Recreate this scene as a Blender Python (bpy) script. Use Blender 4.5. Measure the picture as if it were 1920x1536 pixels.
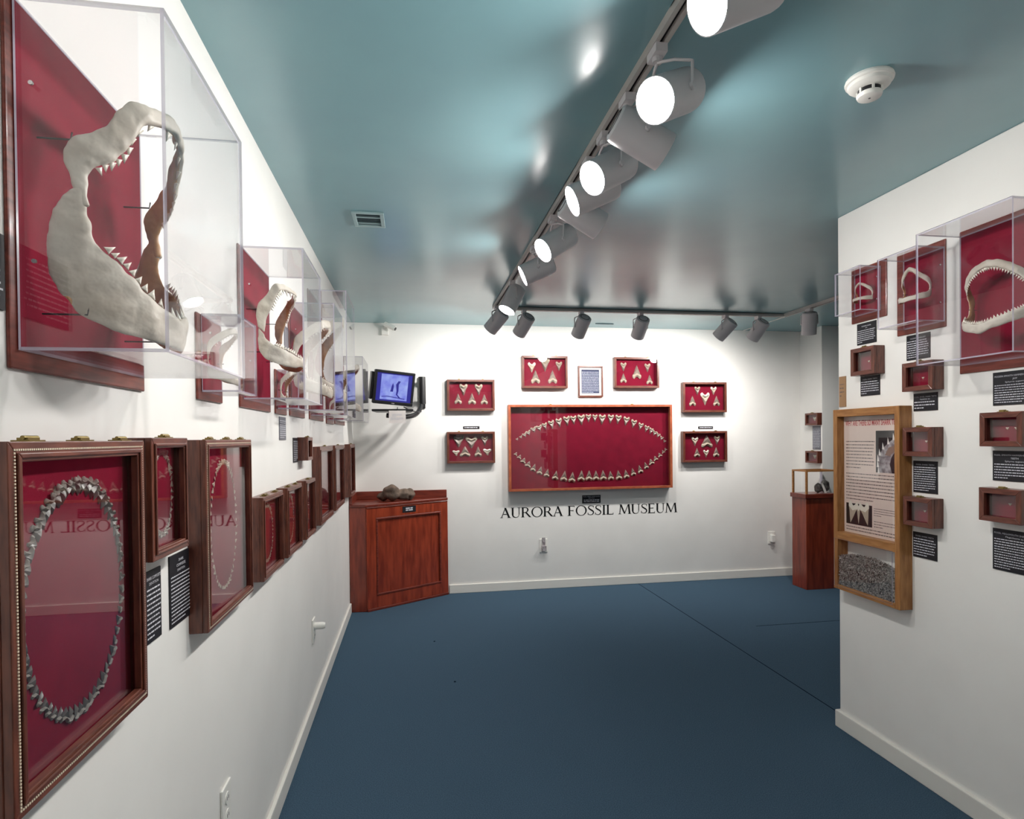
import bpy, bmesh, math, random
from mathutils import Vector, Matrix
from math import sin, cos, pi, radians
random.seed(7)
S = bpy.context.scene
for o in list(bpy.data.objects):
    bpy.data.objects.remove(o)
COL = S.collection

# ------------------------------------------------------------------ camera
H, D, W, P = 2.44, 5.387, 2.535, 2.543          # ceiling, back wall, partition plane, partition end
FPX, CYPX, YAW, PIT, ROL = 1110.36, 832.85, 0.1647, -0.0104, -0.01065
CAM = Vector((0.526, 0.0, 1.407))
FW = Vector((sin(YAW) * cos(PIT), cos(YAW) * cos(PIT), sin(PIT)))
_r = Vector((cos(YAW), -sin(YAW), 0)); _u = _r.cross(FW)
RT = cos(ROL) * _r + sin(ROL) * _u
UP = -sin(ROL) * _r + cos(ROL) * _u
cd = bpy.data.cameras.new('camera'); cam = bpy.data.objects.new('camera', cd); COL.objects.link(cam)
cam.matrix_world = Matrix(((RT.x, UP.x, -FW.x, CAM.x), (RT.y, UP.y, -FW.y, CAM.y), (RT.z, UP.z, -FW.z, CAM.z), (0, 0, 0, 1)))
cd.sensor_fit = 'HORIZONTAL'; cd.sensor_width = 36; cd.lens = FPX / 1920 * 36
cd.shift_y = (CYPX - 768) / 1920
cd.clip_start = 0.02
S.camera = cam

# ------------------------------------------------------------------ world, exposure
wd = bpy.data.worlds.new('world'); S.world = wd; wd.use_nodes = True
wd.node_tree.nodes['Background'].inputs[0].default_value = (0.5, 0.55, 0.6, 1)
wd.node_tree.nodes['Background'].inputs[1].default_value = 0.05
S.view_settings.view_transform = 'Standard'; S.view_settings.look = 'None'
S.view_settings.gamma = 1; S.view_settings.use_curve_mapping = False
S.view_settings.exposure = -0.2
SPOT_W = 17.0          # watts of one track lamp
LENS_E = 230.0          # emission of the visible lamp face
S.cycles.max_bounces = 14; S.cycles.transparent_max_bounces = 40; S.cycles.diffuse_bounces = 6
S.cycles.caustics_reflective = False; S.cycles.caustics_refractive = False
S.cycles.sample_clamp_indirect = 6

# ------------------------------------------------------------------ pixel -> place on a surface it touches
def ray(px, py): return FW + RT * ((px - 960) / FPX) + UP * ((CYPX - py) / FPX)
def hit(px, py, ax, v):
    d = ray(px, py); return CAM + d * ((v - CAM[ax]) / d[ax])
def onL(px, py, o=0): return hit(px, py, 0, o)
def onB(px, py, o=0): return hit(px, py, 1, D - o)
def onR(px, py, o=0): return hit(px, py, 0, W - o)
def pxx(p):
    d = p - CAM; return 960 + FPX * d.dot(RT) / d.dot(FW)

# ------------------------------------------------------------------ materials
def srgb(r, g, b):
    f = lambda c: (c / 255 / 12.92 if c / 255 <= .04045 else ((c / 255 + .055) / 1.055) ** 2.4)
    return (f(r), f(g), f(b), 1)
def mat(name, col, rough=.5, spec=.5, metal=0, noise=None, bump=None, col2=None, stretch=(1, 1, 1), emit=None, coat=0, detail=4, lo=.35, hi=.65):
    m = bpy.data.materials.new(name); m.use_nodes = True
    nt = m.node_tree; b = nt.nodes['Principled BSDF']
    b.inputs['Base Color'].default_value = col; b.inputs['Roughness'].default_value = rough
    b.inputs['Specular IOR Level'].default_value = spec; b.inputs['Metallic'].default_value = metal
    b.inputs['Coat Weight'].default_value = coat; b.inputs['Coat Roughness'].default_value = .12
    if emit: b.inputs['Emission Color'].default_value = emit[0]; b.inputs['Emission Strength'].default_value = emit[1]
    if noise or bump:
        tc = nt.nodes.new('ShaderNodeTexCoord'); mp = nt.nodes.new('ShaderNodeMapping'); mp.inputs['Scale'].default_value = stretch
        nt.links.new(tc.outputs['Object'], mp.inputs[0])
    if noise:
        n = nt.nodes.new('ShaderNodeTexNoise'); n.inputs['Scale'].default_value = noise; n.inputs['Detail'].default_value = detail
        nt.links.new(mp.outputs[0], n.inputs['Vector'])
        rp = nt.nodes.new('ShaderNodeValToRGB'); rp.color_ramp.elements[0].position = lo; rp.color_ramp.elements[1].position = hi
        rp.color_ramp.elements[0].color = col; rp.color_ramp.elements[1].color = col2 or col
        nt.links.new(n.outputs['Fac'], rp.inputs[0]); nt.links.new(rp.outputs[0], b.inputs['Base Color'])
    if bump:
        n2 = nt.nodes.new('ShaderNodeTexNoise'); n2.inputs['Scale'].default_value = bump[0]; n2.inputs['Detail'].default_value = 3
        nt.links.new(mp.outputs[0], n2.inputs['Vector'])
        bp = nt.nodes.new('ShaderNodeBump'); bp.inputs['Strength'].default_value = bump[1]; bp.inputs['Distance'].default_value = bump[2]
        nt.links.new(n2.outputs['Fac'], bp.inputs['Height']); nt.links.new(bp.outputs[0], b.inputs['Normal'])
    return m
def glass(name, ior=1.5, tint=(1, 1, 1, 1), rough=0.0, edge=None):
    m = bpy.data.materials.new(name); m.use_nodes = True; nt = m.node_tree
    for n in list(nt.nodes): nt.nodes.remove(n)
    out = nt.nodes.new('ShaderNodeOutputMaterial'); mx = nt.nodes.new('ShaderNodeMixShader')
    tr = nt.nodes.new('ShaderNodeBsdfTransparent'); tr.inputs[0].default_value = tint
    gl = nt.nodes.new('ShaderNodeBsdfGlossy'); gl.inputs['Roughness'].default_value = rough
    fr = nt.nodes.new('ShaderNodeFresnel'); ge = nt.nodes.new('ShaderNodeNewGeometry')
    # a thin sheet reflects the same from both of its sides
    mr = nt.nodes.new('ShaderNodeMix'); mr.inputs[2].default_value = ior; mr.inputs[3].default_value = 1 / ior
    nt.links.new(ge.outputs['Backfacing'], mr.inputs[0]); nt.links.new(mr.outputs[0], fr.inputs['IOR'])
    nt.links.new(fr.outputs[0], mx.inputs[0]); nt.links.new(tr.outputs[0], mx.inputs[1]); nt.links.new(gl.outputs[0], mx.inputs[2])
    nt.links.new(mx.outputs[0], out.inputs[0])
    return m
def edge_mat(name, col, k):
    m = bpy.data.materials.new(name); m.use_nodes = True; nt = m.node_tree
    b = nt.nodes['Principled BSDF']; b.inputs['Base Color'].default_value = col; b.inputs['Roughness'].default_value = .2
    tr = nt.nodes.new('ShaderNodeBsdfTransparent'); mx = nt.nodes.new('ShaderNodeMixShader'); mx.inputs[0].default_value = k
    nt.links.new(tr.outputs[0], mx.inputs[1]); nt.links.new(b.outputs[0], mx.inputs[2])
    nt.links.new(mx.outputs[0], nt.nodes['Material Output'].inputs[0]); return m
M = {}
M['wall'] = mat('wall_paint', srgb(236, 234, 230), .55, .35, noise=3, col2=srgb(231, 229, 225), bump=(60, .08, .002))
M['trim'] = mat('white_trim_paint', srgb(232, 229, 222), .4, .4)
M['ceiling'] = mat('teal_gloss_paint', srgb(128, 168, 174), .25, .8, noise=1.6, col2=srgb(122, 160, 168), bump=(2.2, .10, .02))
M['carpet'] = mat('blue_carpet', srgb(54, 76, 94), .95, .1, noise=260, col2=srgb(76, 98, 116), bump=(420, .6, .004), detail=2)
M['seam'] = mat('carpet_seam', srgb(22, 36, 52), 1, 0)
M['cherry'] = mat('cherry_wood', srgb(122, 48, 32), .35, .5, noise=6, col2=srgb(92, 32, 20), stretch=(1.5, 14, 14), coat=.25)
M['board'] = mat('reddish_board_wood', srgb(128, 56, 42), .4, .5, noise=7, col2=srgb(98, 38, 27), stretch=(1.5, 16, 10), coat=.2)
M['walnut'] = mat('dark_walnut', srgb(110, 60, 44), .36, .5, noise=9, col2=srgb(78, 38, 28), stretch=(14, 2, 14), coat=.2)
M['walnut_h'] = mat('dark_walnut_across', srgb(114, 64, 50), .36, .5, noise=9, col2=srgb(82, 42, 32), stretch=(2, 14, 14), coat=.2)
M['mahogany_v'] = mat('mahogany_upright', srgb(148, 60, 36), .3, .5, noise=4, col2=srgb(114, 40, 23), stretch=(9, 9, 1.2), coat=.35)
M['mahogany'] = mat('mahogany', srgb(152, 62, 36), .3, .5, noise=4, col2=srgb(118, 42, 23), stretch=(9, 1.2, 9), coat=.35)
M['oak'] = mat('golden_oak', srgb(168, 118, 68), .42, .45, noise=8, col2=srgb(140, 92, 48), stretch=(12, 1.5, 12))
M['oak_h'] = mat('golden_oak_across', srgb(168, 118, 68), .42, .45, noise=8, col2=srgb(140, 92, 48), stretch=(1.5, 12, 12))
M['orange'] = mat('light_cherry_edge', srgb(168, 92, 62), .4, .5, noise=6, col2=srgb(142, 72, 46), stretch=(4, 4, 12))
M['fabric'] = mat('crimson_felt', srgb(128, 22, 46), .9, .1, noise=12, col2=srgb(116, 18, 41), bump=(900, .25, .001))
M['bone'] = mat('jaw_cartilage', srgb(212, 205, 193), .5, .4, noise=11, col2=srgb(168, 156, 140), bump=(28, .5, .008), lo=.3, hi=.75)
M['amber'] = mat('amber_cartilage', srgb(180, 134, 88), .45, .4, noise=18, col2=srgb(140, 98, 60), bump=(40, .3, .003))
M['tooth_w'] = mat('white_enamel', srgb(232, 226, 212), .25, .5)
M['crown'] = mat('fossil_enamel', srgb(164, 150, 138), .35, .5, noise=30, col2=srgb(134, 120, 110))
M['root'] = mat('fossil_root', srgb(196, 182, 164), .6, .3, noise=40, col2=srgb(166, 150, 132))
M['crown_d'] = mat('dark_fossil_enamel', srgb(112, 100, 92), .35, .5, noise=30, col2=srgb(84, 74, 68))
M['root_d'] = mat('dark_fossil_root', srgb(74, 64, 58), .6, .3, noise=40, col2=srgb(54, 46, 42))
M['crown_g'] = mat('grey_fossil_enamel', srgb(132, 128, 124), .32, .5, noise=60, col2=srgb(98, 94, 92))
M['root_g'] = mat('grey_fossil_root', srgb(156, 150, 142), .5, .3, noise=60, col2=srgb(120, 114, 108))
M['brass'] = mat('brass', srgb(140, 124, 78), .38, .5, 1)
M['steel'] = mat('steel', srgb(190, 190, 190), .25, .5, 1)
M['lampgrey'] = mat('lamp_grey_paint', srgb(206, 201, 203), .45, .4)
M['track'] = mat('track_grey', srgb(176, 172, 168), .45, .4)
M['slot'] = mat('track_slot_black', srgb(34, 28, 30), .6, .3)
M['black'] = mat('black_plastic', srgb(22, 22, 25), .35, .5)
M['blackm'] = mat('black_label', srgb(24, 24, 30), .5, .4)
M['greym'] = mat('grey_label', srgb(112, 112, 120), .6, .3)
M['ink'] = mat('black_vinyl', srgb(12, 12, 14), .5, .3)
M['white_ink'] = mat('white_print', srgb(205, 205, 212), .6, .3)
M['paper'] = mat('paper', srgb(238, 232, 228), .7, .2)
M['pinkpaper'] = mat('poster_paper', srgb(226, 206, 196), .6, .25)
M['greyink'] = mat('grey_print', srgb(104, 92, 92), .7, .2)
M['redink'] = mat('red_print', srgb(176, 36, 44), .6, .2)
M['blueink'] = mat('blue_print', srgb(50, 56, 82), .7, .2)
M['bluepaper'] = mat('bluish_paper', srgb(196, 200, 214), .7, .2)
M['picblack'] = mat('photo_black', srgb(26, 24, 30), .5, .3)
M['picgrey'] = mat('photo_grey', srgb(186, 180, 182), .5, .3, noise=60, col2=srgb(120, 112, 116))
M['picbrown'] = mat('photo_brown', srgb(140, 116, 104), .5, .3)
M['tan'] = mat('tan_plaque', srgb(158, 124, 92), .6, .3)
M['plastic'] = mat('white_plastic', srgb(236, 234, 228), .35, .5)
M['plastic_d'] = mat('dark_slots', srgb(60, 58, 56), .6, .3)
M['rock'] = mat('brown_fossil_bone', srgb(118, 102, 90), .8, .2, noise=22, col2=srgb(82, 70, 62), bump=(60, .6, .006))
M['rock2'] = mat('grey_stone', srgb(120, 116, 112), .8, .2, noise=40, col2=srgb(56, 54, 54), bump=(80, .6, .006))
M['gravel'] = mat('phosphate_gravel', srgb(196, 190, 184), .7, .3, noise=130, col2=srgb(128, 122, 120), detail=1)
M['bead'] = mat('bead_inlay', srgb(214, 200, 178), .5, .3)
M['vent'] = mat('vent_paint', srgb(150, 176, 178), .45, .4)
M['ventd'] = mat('vent_dark', srgb(58, 74, 78), .7, .2)
M['glass'] = glass('picture_glass', 1.65)
M['acrylic'] = glass('clear_acrylic', 1.49, (.985, .985, .99, 1))
M['aedge'] = edge_mat('acrylic_edge', srgb(206, 200, 216), .62)
M['lens'] = mat('lit_lamp_face', (1, 1, 1, 1), .5, 0, emit=((1, .97, .93, 1), LENS_E))
# screen: blue picture with a darker figure
def screen_mat():
    m = bpy.data.materials.new('tv_picture'); m.use_nodes = True; nt = m.node_tree; b = nt.nodes['Principled BSDF']
    b.inputs['Base Color'].default_value = (.01, .01, .02, 1); b.inputs['Roughness'].default_value = .2
    tc = nt.nodes.new('ShaderNodeTexCoord'); n = nt.nodes.new('ShaderNodeTexNoise'); n.inputs['Scale'].default_value = 16; n.inputs['Detail'].default_value = 5
    nt.links.new(tc.outputs['Object'], n.inputs['Vector']); r = nt.nodes.new('ShaderNodeValToRGB')
    r.color_ramp.elements[0].color = srgb(120, 126, 236); r.color_ramp.elements[0].position = .3; r.color_ramp.elements[1].color = srgb(172, 190, 255); r.color_ramp.elements[1].position = .7
    nt.links.new(n.outputs['Fac'], r.inputs[0]); nt.links.new(r.outputs[0], b.inputs['Emission Color']); b.inputs['Emission Strength'].default_value = .95
    return m
M['screen'] = screen_mat()
M['screen_dark'] = mat('tv_picture_dark', srgb(20, 20, 60), .3, .4, emit=(srgb(62, 60, 190), .5))

# ------------------------------------------------------------------ mesh helpers
class MB:
    def __init__(s): s.v = []; s.f = []; s.m = []
    def add(s, vs, fs, mi=0):
        n = len(s.v); s.v += [tuple(v) for v in vs]
        for f in fs: s.f.append([i + n for i in f]); s.m.append(mi)
        return s
    def box(s, a, b, mi=0):
        (x0, y0, z0), (x1, y1, z1) = a, b
        vs = [(x0, y0, z0), (x1, y0, z0), (x1, y1, z0), (x0, y1, z0), (x0, y0, z1), (x1, y0, z1), (x1, y1, z1), (x0, y1, z1)]
        return s.add(vs, [(0, 3, 2, 1), (4, 5, 6, 7), (0, 1, 5, 4), (1, 2, 6, 5), (2, 3, 7, 6), (3, 0, 4, 7)], mi)
    def prism(s, poly, z0, z1, mi=0):      # polygon in XY, counter-clockwise
        n = len(poly)
        vs = [(x, y, z0) for x, y in poly] + [(x, y, z1) for x, y in poly]
        fs = [tuple(range(n))[::-1], tuple(range(n, 2 * n))] + [(i, (i + 1) % n, n + (i + 1) % n, n + i) for i in range(n)]
        return s.add(vs, fs, mi)
    def ribbon(s, A, B, z0, z1, mi=0, closed=False):   # solid strip between two point rows
        n = len(A); vs = []
        for z in (z0, z1):
            vs += [(x, y, z) for x, y in A] + [(x, y, z) for x, y in B]
        fs = []
        for i in range(n if closed else n - 1):
            j = (i + 1) % n
            a, b, c, d = i, j, n + j, n + i
            fs += [(a, b, c, d), (2 * n + d, 2 * n + c, 2 * n + b, 2 * n + a), (a, 2 * n + a, 2 * n + b, b), (d, c, 2 * n + c, 2 * n + d)]
        if not closed:
            for i in (0, n - 1): fs.append((i, n + i, 3 * n + i, 2 * n + i))
        return s.add(vs, fs, mi)
    def tube(s, pts, r, seg=10, mi=0, cap=True):
        pts = [Vector(p) for p in pts]; n = len(pts); rr = r if isinstance(r, (list, tuple)) else [r] * n
        vs = []; ref = None
        for i, p in enumerate(pts):
            t = (pts[min(i + 1, n - 1)] - pts[max(i - 1, 0)]).normalized()
            if ref is None: ref = t.orthogonal().normalized()
            ref = (ref - t * ref.dot(t)).normalized(); bi = t.cross(ref)
            for k in range(seg):
                a = 2 * pi * k / seg; vs.append(p + (ref * cos(a) + bi * sin(a)) * rr[i])
        fs = [(i * seg + k, i * seg + (k + 1) % seg, (i + 1) * seg + (k + 1) % seg, (i + 1) * seg + k) for i in range(n - 1) for k in range(seg)]
        if cap: fs += [tuple(range(seg))[::-1], tuple(range((n - 1) * seg, n * seg))]
        return s.add(vs, fs, mi)
    def lathe(s, prof, seg=24, mi=0, mat=None, cap=True):    # profile (r, z) about Z
        vs = [Vector((r * cos(2 * pi * k / seg), r * sin(2 * pi * k / seg), z)) for r, z in prof for k in range(seg)]
        if mat: vs = [mat @ v for v in vs]
        n = len(prof)
        fs = [(i * seg + k, i * seg + (k + 1) % seg, (i + 1) * seg + (k + 1) % seg, (i + 1) * seg + k) for i in range(n - 1) for k in range(seg)]
        if cap: fs += [tuple(range(seg))[::-1], tuple(range((n - 1) * seg, n * seg))]
        return s.add(vs, fs, mi)
    def mesh(s, name, mats, smooth=False):
        me = bpy.data.meshes.new(name); me.from_pydata(s.v, [], s.f)
        for m in mats: me.materials.append(m)
        me.polygons.foreach_set('material_index', s.m)
        bm = bmesh.new(); bm.from_mesh(me); bmesh.ops.recalc_face_normals(bm, faces=bm.faces); bm.to_mesh(me); bm.free()
        if smooth: me.polygons.foreach_set('use_smooth', [True] * len(me.polygons))
        me.update(); return me
    def build(s, name, mats, parent=None, smooth=False, bevel=0, subsurf=0, angle=None):
        if not isinstance(mats, (list, tuple)): mats = [mats]
        o = bpy.data.objects.new(name, s.mesh(name, mats, smooth)); COL.objects.link(o); o.parent = parent
        if bevel:
            b = o.modifiers.new('bevel', 'BEVEL'); b.width = bevel; b.segments = 2; b.limit_method = 'ANGLE'
        if subsurf:
            b = o.modifiers.new('sub', 'SUBSURF'); b.levels = subsurf; b.render_levels = subsurf
        if angle is not None: o.data.set_sharp_from_angle(angle=radians(angle)) if smooth else None
        return o
def inst(name, me, parent=None, mw=None):
    o = bpy.data.objects.new(name, me); COL.objects.link(o); o.parent = parent
    if mw is not None: o.matrix_local = mw
    return o
def tag(o, label, cat, group=None):
    o['label'] = label; o['category'] = cat
    if group: o['group'] = group
    return o
def struct(o): o['kind'] = 'structure'; return o
def root(name, mw, label, cat, group=None):
    o = bpy.data.objects.new(name, None); COL.objects.link(o); o.empty_display_size = .05; o.matrix_world = mw
    return tag(o, label, cat, group)
# frames fixed to the walls: local x = along the wall to the viewer's right, y = up, z = out of the wall
def axes(x, y, z, loc): return Matrix(((x[0], y[0], z[0], loc[0]), (x[1], y[1], z[1], loc[1]), (x[2], y[2], z[2], loc[2]), (0, 0, 0, 1)))
def wL(y, z, o=0): return axes((0, 1, 0), (0, 0, 1), (1, 0, 0), (o, y, z))
def wB(x, z, o=0): return axes((1, 0, 0), (0, 0, 1), (0, -1, 0), (x, D - o, z))
def wR(y, z, o=0): return axes((0, -1, 0), (0, 0, 1), (-1, 0, 0), (W - o, y, z))
def wX(y, z, o=0): return axes((0, -1, 0), (0, 0, 1), (-1, 0, 0), (XR - o, y, z))   # far right wall
XR, YR = 4.35, 5.06
ORD = ['first', 'second', 'third', 'fourth', 'fifth', 'sixth', 'seventh', 'eighth', 'ninth', 'tenth', 'eleventh', 'twelfth', 'thirteenth', 'fourteenth', 'fifteenth', 'sixteenth', 'seventeenth', 'eighteenth', 'nineteenth', 'twentieth', 'twenty-first', 'twenty-second', 'twenty-third', 'twenty-fourth', 'twenty-fifth', 'twenty-sixth']

# ------------------------------------------------------------------ the room
YB, XE = -2.4, 6.4
struct(MB().box((-.15, YB - .15, -.1), (XE + .15, D + .15, 0)).build('floor', M['carpet']))
floor = bpy.data.objects['floor']
MB().box((2.6265, P + .02, .0), (2.6315, D - .02, .0012)).build('carpet_seam', M['seam'], floor)
MB().box((3.0, 3.998, .0), (4.6, 4.002, .0012)).build('carpet_seam', M['seam'], floor)
for x, y in ((.652, 4.13), (.745, 3.42)):
    MB().lathe([(.007, 0), (.006, .003), (.002, .004)], 7, mat=Matrix.Translation((x, y, 0))).build('lint', M['seam'], floor)
struct(MB().box((-.15, YB - .15, H), (XE + .15, D + .15, H + .1)).build('ceiling', M['ceiling']))
ceiling = bpy.data.objects['ceiling']
MB().box((3.732, 3.0, H - .003), (3.742, D, H)).build('ceiling_seam', M['trim'], ceiling)
MB().box((2.17, 5.19, H - .006), (2.34, 5.2, H)).build('ceiling_slot', M['ventd'], ceiling)
struct(MB().box((-.15, YB, 0), (0, D, H)).build('wall_left', M['wall']))
struct(MB().box((-.15, D, 0), (XE + .15, D + .15, H)).build('wall_back', M['wall']))
# partition on the right, ending in the room
struct(MB().box((W, YB, 0), (W + .12, P, H)).build('wall_partition', M['wall'], bevel=.006))
# return wall behind the pedestal
struct(MB().prism([(XR, YR), (XE, YR), (XE, D), (XR, D)], 0, H).build('wall_return', M['wall'], bevel=.004))
struct(MB().box((XE, YB, 0), (XE + .15, D, H)).build('wall_right', M['wall']))
# wall behind the camera with an arched doorway
arch = [(1.0 + .45 * cos(pi - pi * k / 12), 1.55 + .45 * sin(pi * k / 12)) for k in range(13)]
mb = MB()
mb.box((-.15, YB - .15, 0), (.55, YB, H)); mb.box((1.45, YB - .15, 0), (XE + .15, YB, H))
A = [(x, z) for x, z in arch]; B2 = [(x, H) for x, z in arch]
vs = []
for yy in (YB, YB - .15): vs += [(x, yy, z) for x, z in A] + [(x, yy, z) for x, z in B2]
fs = []
for i in range(12):
    fs += [(i, i + 1, 14 + i, 13 + i), (26 + 13 + i, 26 + 14 + i, 27 + i, 26 + i), (i, 26 + i, 27 + i, i + 1)]
mb.add(vs, fs); struct(mb.build('wall_front', M['wall']))
struct(MB().box((.3, YB - 1.2, 0), (1.8, YB - 1.1, H)).build('wall_hallway', M['wall']))
bh, bt = .08, .015
struct(MB().box((0, YB, 0), (bt, 4.94, bh)).build('baseboard_left', M['trim'], bevel=.004))
struct(MB().box((.83, D - bt, 0), (XR, D, bh)).build('baseboard_back', M['trim'], bevel=.004))
struct(MB().box((W - bt, YB, 0), (W + .12 + bt, P + bt, bh)).build('baseboard_partition', M['trim'], bevel=.004))
struct(MB().box((XR - bt, YR - bt, 0), (XE, YR, bh)).build('baseboard_return', M['trim'], bevel=.004))

# ------------------------------------------------------------------ track lighting
TX, TY, TX3 = 1.165, 4.62, 3.667
def track(a, b, label):
    a, b = Vector(a), Vector(b); d = (b - a).normalized(); n = Vector((-d.y, d.x, 0)); L = (b - a).length
    r = root('lighting_track', axes(d, n, (0, 0, 1), a), label, 'track')
    MB().box((0, -.018, -.024), (L, -.006, 0)).box((0, .006, -.024), (L, .018, 0)).box((0, -.018, -.004), (L, .018, 0)).build('rail', M['track'], r)
    MB().box((.002, -.006, -.012), (L - .002, .006, -.0041)).build('slot', M['slot'], r)
track((TX, -1.9, H), (TX, TY - .02, H), 'long grey ceiling track running from the foreground towards the back wall')
track((TX, TY, H), (TX3 - .02, TY, H), 'grey ceiling track running along the back wall above the large tooth case')
track((TX3, TY, H), (TX3, .6, H), 'short grey ceiling track at the far right, disappearing behind the partition')
_can = {}
def lamp(x, y, d, label, watts=1.0, cone=95, drop=.115, off=(0, 0)):
    d = Vector(d).normalized()
    r = root('track_light', Matrix.Translation((x, y, H - .024)), label, 'lamp', 'track spotlights')
    c = Vector((off[0], off[1], -drop)); side = d.cross(Vector((0, 0, 1))); side = side.normalized() if side.length > .05 else Vector((1, 0, 0))
    upv = side.cross(d).normalized()
    mw = axes(side, upv, d, c)
    if 'can' not in _can:
        prof = [(.0, -.088), (.046, -.088), (.054, -.082), (.056, -.07), (.056, .088), (.0535, .088), (.0535, .07), (.05, .058), (.0, .058)]
        _can['can'] = MB().lathe(prof, 28, cap=False).mesh('can', [M['lampgrey']], True); _can['can'].set_sharp_from_angle(angle=radians(40))
        _can['lens'] = MB().lathe([(.0, .0755), (.03, .075), (.0533, .072)], 28, cap=False).mesh('lens', [M['lens']], True)
        _can['vent'] = MB().lathe([(.034, -.0895), (.038, -.0895), (.038, -.087), (.034, -.087)], 20, cap=False).mesh('vent_ring', [M['slot']], True)
        _can['adapter'] = MB().box((-.016, -.03, -.022), (.016, .03, 0)).lathe([(.013, -.035), (.013, -.022)], 12).mesh('adapter', [M['lampgrey']])
    inst('adapter', _can['adapter'], r)
    can = inst('can', _can['can'], r, mw); inst('lens', _can['lens'], r, mw); inst('vent_ring', _can['vent'], r, mw)
    # yoke: an arm from the adapter to either side of the can
    top = Vector((0, 0, -.034))
    for sg in (-1, 1):
        p1 = c + side * (sg * .061); mid = p1 + Vector((0, 0, .062)); m0 = top + side * sg * .03 + Vector((off[0] * .5, off[1] * .5, -.004))
        MB().tube([top, m0, mid * .85 + m0 * .15, mid, p1, p1 - Vector((0, 0, .012))], .0042, 6).build('yoke_arm', M['lampgrey'], r, True)
        MB().tube([p1 - side * sg * .006, p1 + side * sg * .004], .008, 8).build('pivot_knob', M['lampgrey'], r)
    ld = bpy.data.lights.new('spot', 'SPOT'); ld.energy = SPOT_W * watts; ld.spot_size = radians(cone); ld.spot_blend = 1.0; ld.shadow_soft_size = .045
    ld.color = (1, .97, .94)
    lo = bpy.data.objects.new('spot', ld); COL.objects.link(lo); lo.parent = r
    lo.matrix_local = axes(side, -upv, -d, c + d * .092)
    return r
LAMPS = [
    (1.11, .02, (-.85, -.12, -.45), 'track light at the very top of the photo with a glowing oval face', .3),
    (1.47, .04, (-.72, -.45, -.48), 'track light facing the viewer with the largest round glowing disc', .35),
    (1.69, .04, (.88, .0, -.45), 'grey track light turned right just below the largest glowing disc', .8),
    (1.91, .02, (-.78, -.30, -.50), 'track light with a bright tilted disc halfway down the long track', .6),
    (2.09, .02, (-.90, .05, -.42), 'track light turned left, just below the bright disc halfway down the long track', .6),
    (2.31, .04, (.88, .10, -.45), 'grey track light turned right halfway down the long track', .8),
    (2.65, .02, (-.78, -.22, -.52), 'track light with the third bright disc from the viewer on the long track', .6),
    (3.08, .02, (-.90, .12, -.42), 'track light turned left, next after the third bright disc', .6),
    (3.77, .0, (-.45, -.15, -.86), 'track light tipped steeply down near the far end of the long track', .8),
]
for y, ox, d, lab, wv in LAMPS: lamp(TX, y, d, lab, wv, off=(ox, 0))
lamp(TX, 4.5, (-.55, .50, -.66), 'grey track light at the far end of the long track, aimed at the corner', 1.4, 150)
lamp(1.40, TY, (-.35, .66, -.66), 'leftmost grey can on the back wall track', 1.4, 150)
lamp(1.87, TY, (-.16, .70, -.70), 'grey can on the back wall track above the left tooth cases', 1.4, 150)
lamp(2.37, TY, (-.02, .72, -.70), 'grey can on the back wall track above the framed text', 1.4, 150)
lamp(3.12, TY, (-.42, .62, -.66), 'strongly tilted grey can on the back wall track above the right tooth cases', 1.4, 150)
lamp(3.42, TY, (-.22, .66, -.72), 'rightmost grey can on the back wall track', 1.4, 150)
lamp(TX3, 4.30, (.16, .30, -.94), 'grey can on the short right track, pointing almost straight down', 1.5, 150)
for y, d, q in ((.45, (.86, 0, -.5), 'first'), (-.1, (-.86, 0, -.5), 'second'), (-.9, (.5, -.6, -.6), 'third')):  # unseen lamps added behind the camera for extra light on the walls
    lamp(TX, y, d, q + ' added unseen track light behind the viewer on the long track', .8)

# ------------------------------------------------------------------ ceiling fittings
c0 = hit(1630, 148, 2, H); sx, sy = c0.x, c0.y
r = root('smoke_detector', Matrix.Translation((sx, sy, H)) @ Matrix.Rotation(pi, 4, 'X'), 'round white smoke detector on the teal ceiling', 'smoke detector')
MB().lathe([(0, 0), (.062, 0), (.064, .006), (.062, .012), (.057, .014), (.055, .022), (.048, .028), (.030, .031), (0, .031)], 32, cap=False).build('base', M['plastic'], r, True, angle=35)
MB().lathe([(.030, .031), (.030, .043)], 24, cap=False).build('vent_band', M['black'], r, True)
MB().lathe([(0, .043), (.033, .043), (.034, .047), (.031, .054), (.027, .056), (0, .056)], 28, cap=False).build('cap', M['plastic'], r, True, angle=35)
for k in range(6):
    a = k * pi / 3 + .4; MB().box((-.003, .028, .03), (.003, .034, .044)).build('rib', M['plastic'], r).matrix_local = Matrix.Rotation(a, 4, 'Z')
MB().lathe([(.0, .057), (.003, .057), (.003, .056)], 10).build('indicator', M['plastic_d'], r)
r = root('ceiling_vent', Matrix.Translation((.332, 2.855, H)) @ Matrix.Rotation(pi, 4, 'X'), 'small teal painted air vent in the ceiling on the left', 'vent')
mb = MB(); w_, d_, t_ = .072, .092, .018
mb.box((-w_, -d_, 0), (w_, -d_ + t_, .008)).box((-w_, d_ - t_, 0), (w_, d_, .008)).box((-w_, -d_ + t_, 0), (-w_ + t_, d_ - t_, .008)).box((w_ - t_, -d_ + t_, 0), (w_, d_ - t_, .008)).build('frame', M['vent'], r, bevel=.002)
MB().box((-w_ + t_, -d_ + t_, .0005), (w_ - t_, d_ - t_, .001)).build('duct', M['ventd'], r)
for k in range(5):
    MB().box((-w_ + t_, -.05 + k * .025 - .002, .001), (w_ - t_, -.05 + k * .025 + .004, .006)).build('louvre', M['vent'] if k in (0, 3) else M['ventd'], r)
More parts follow.
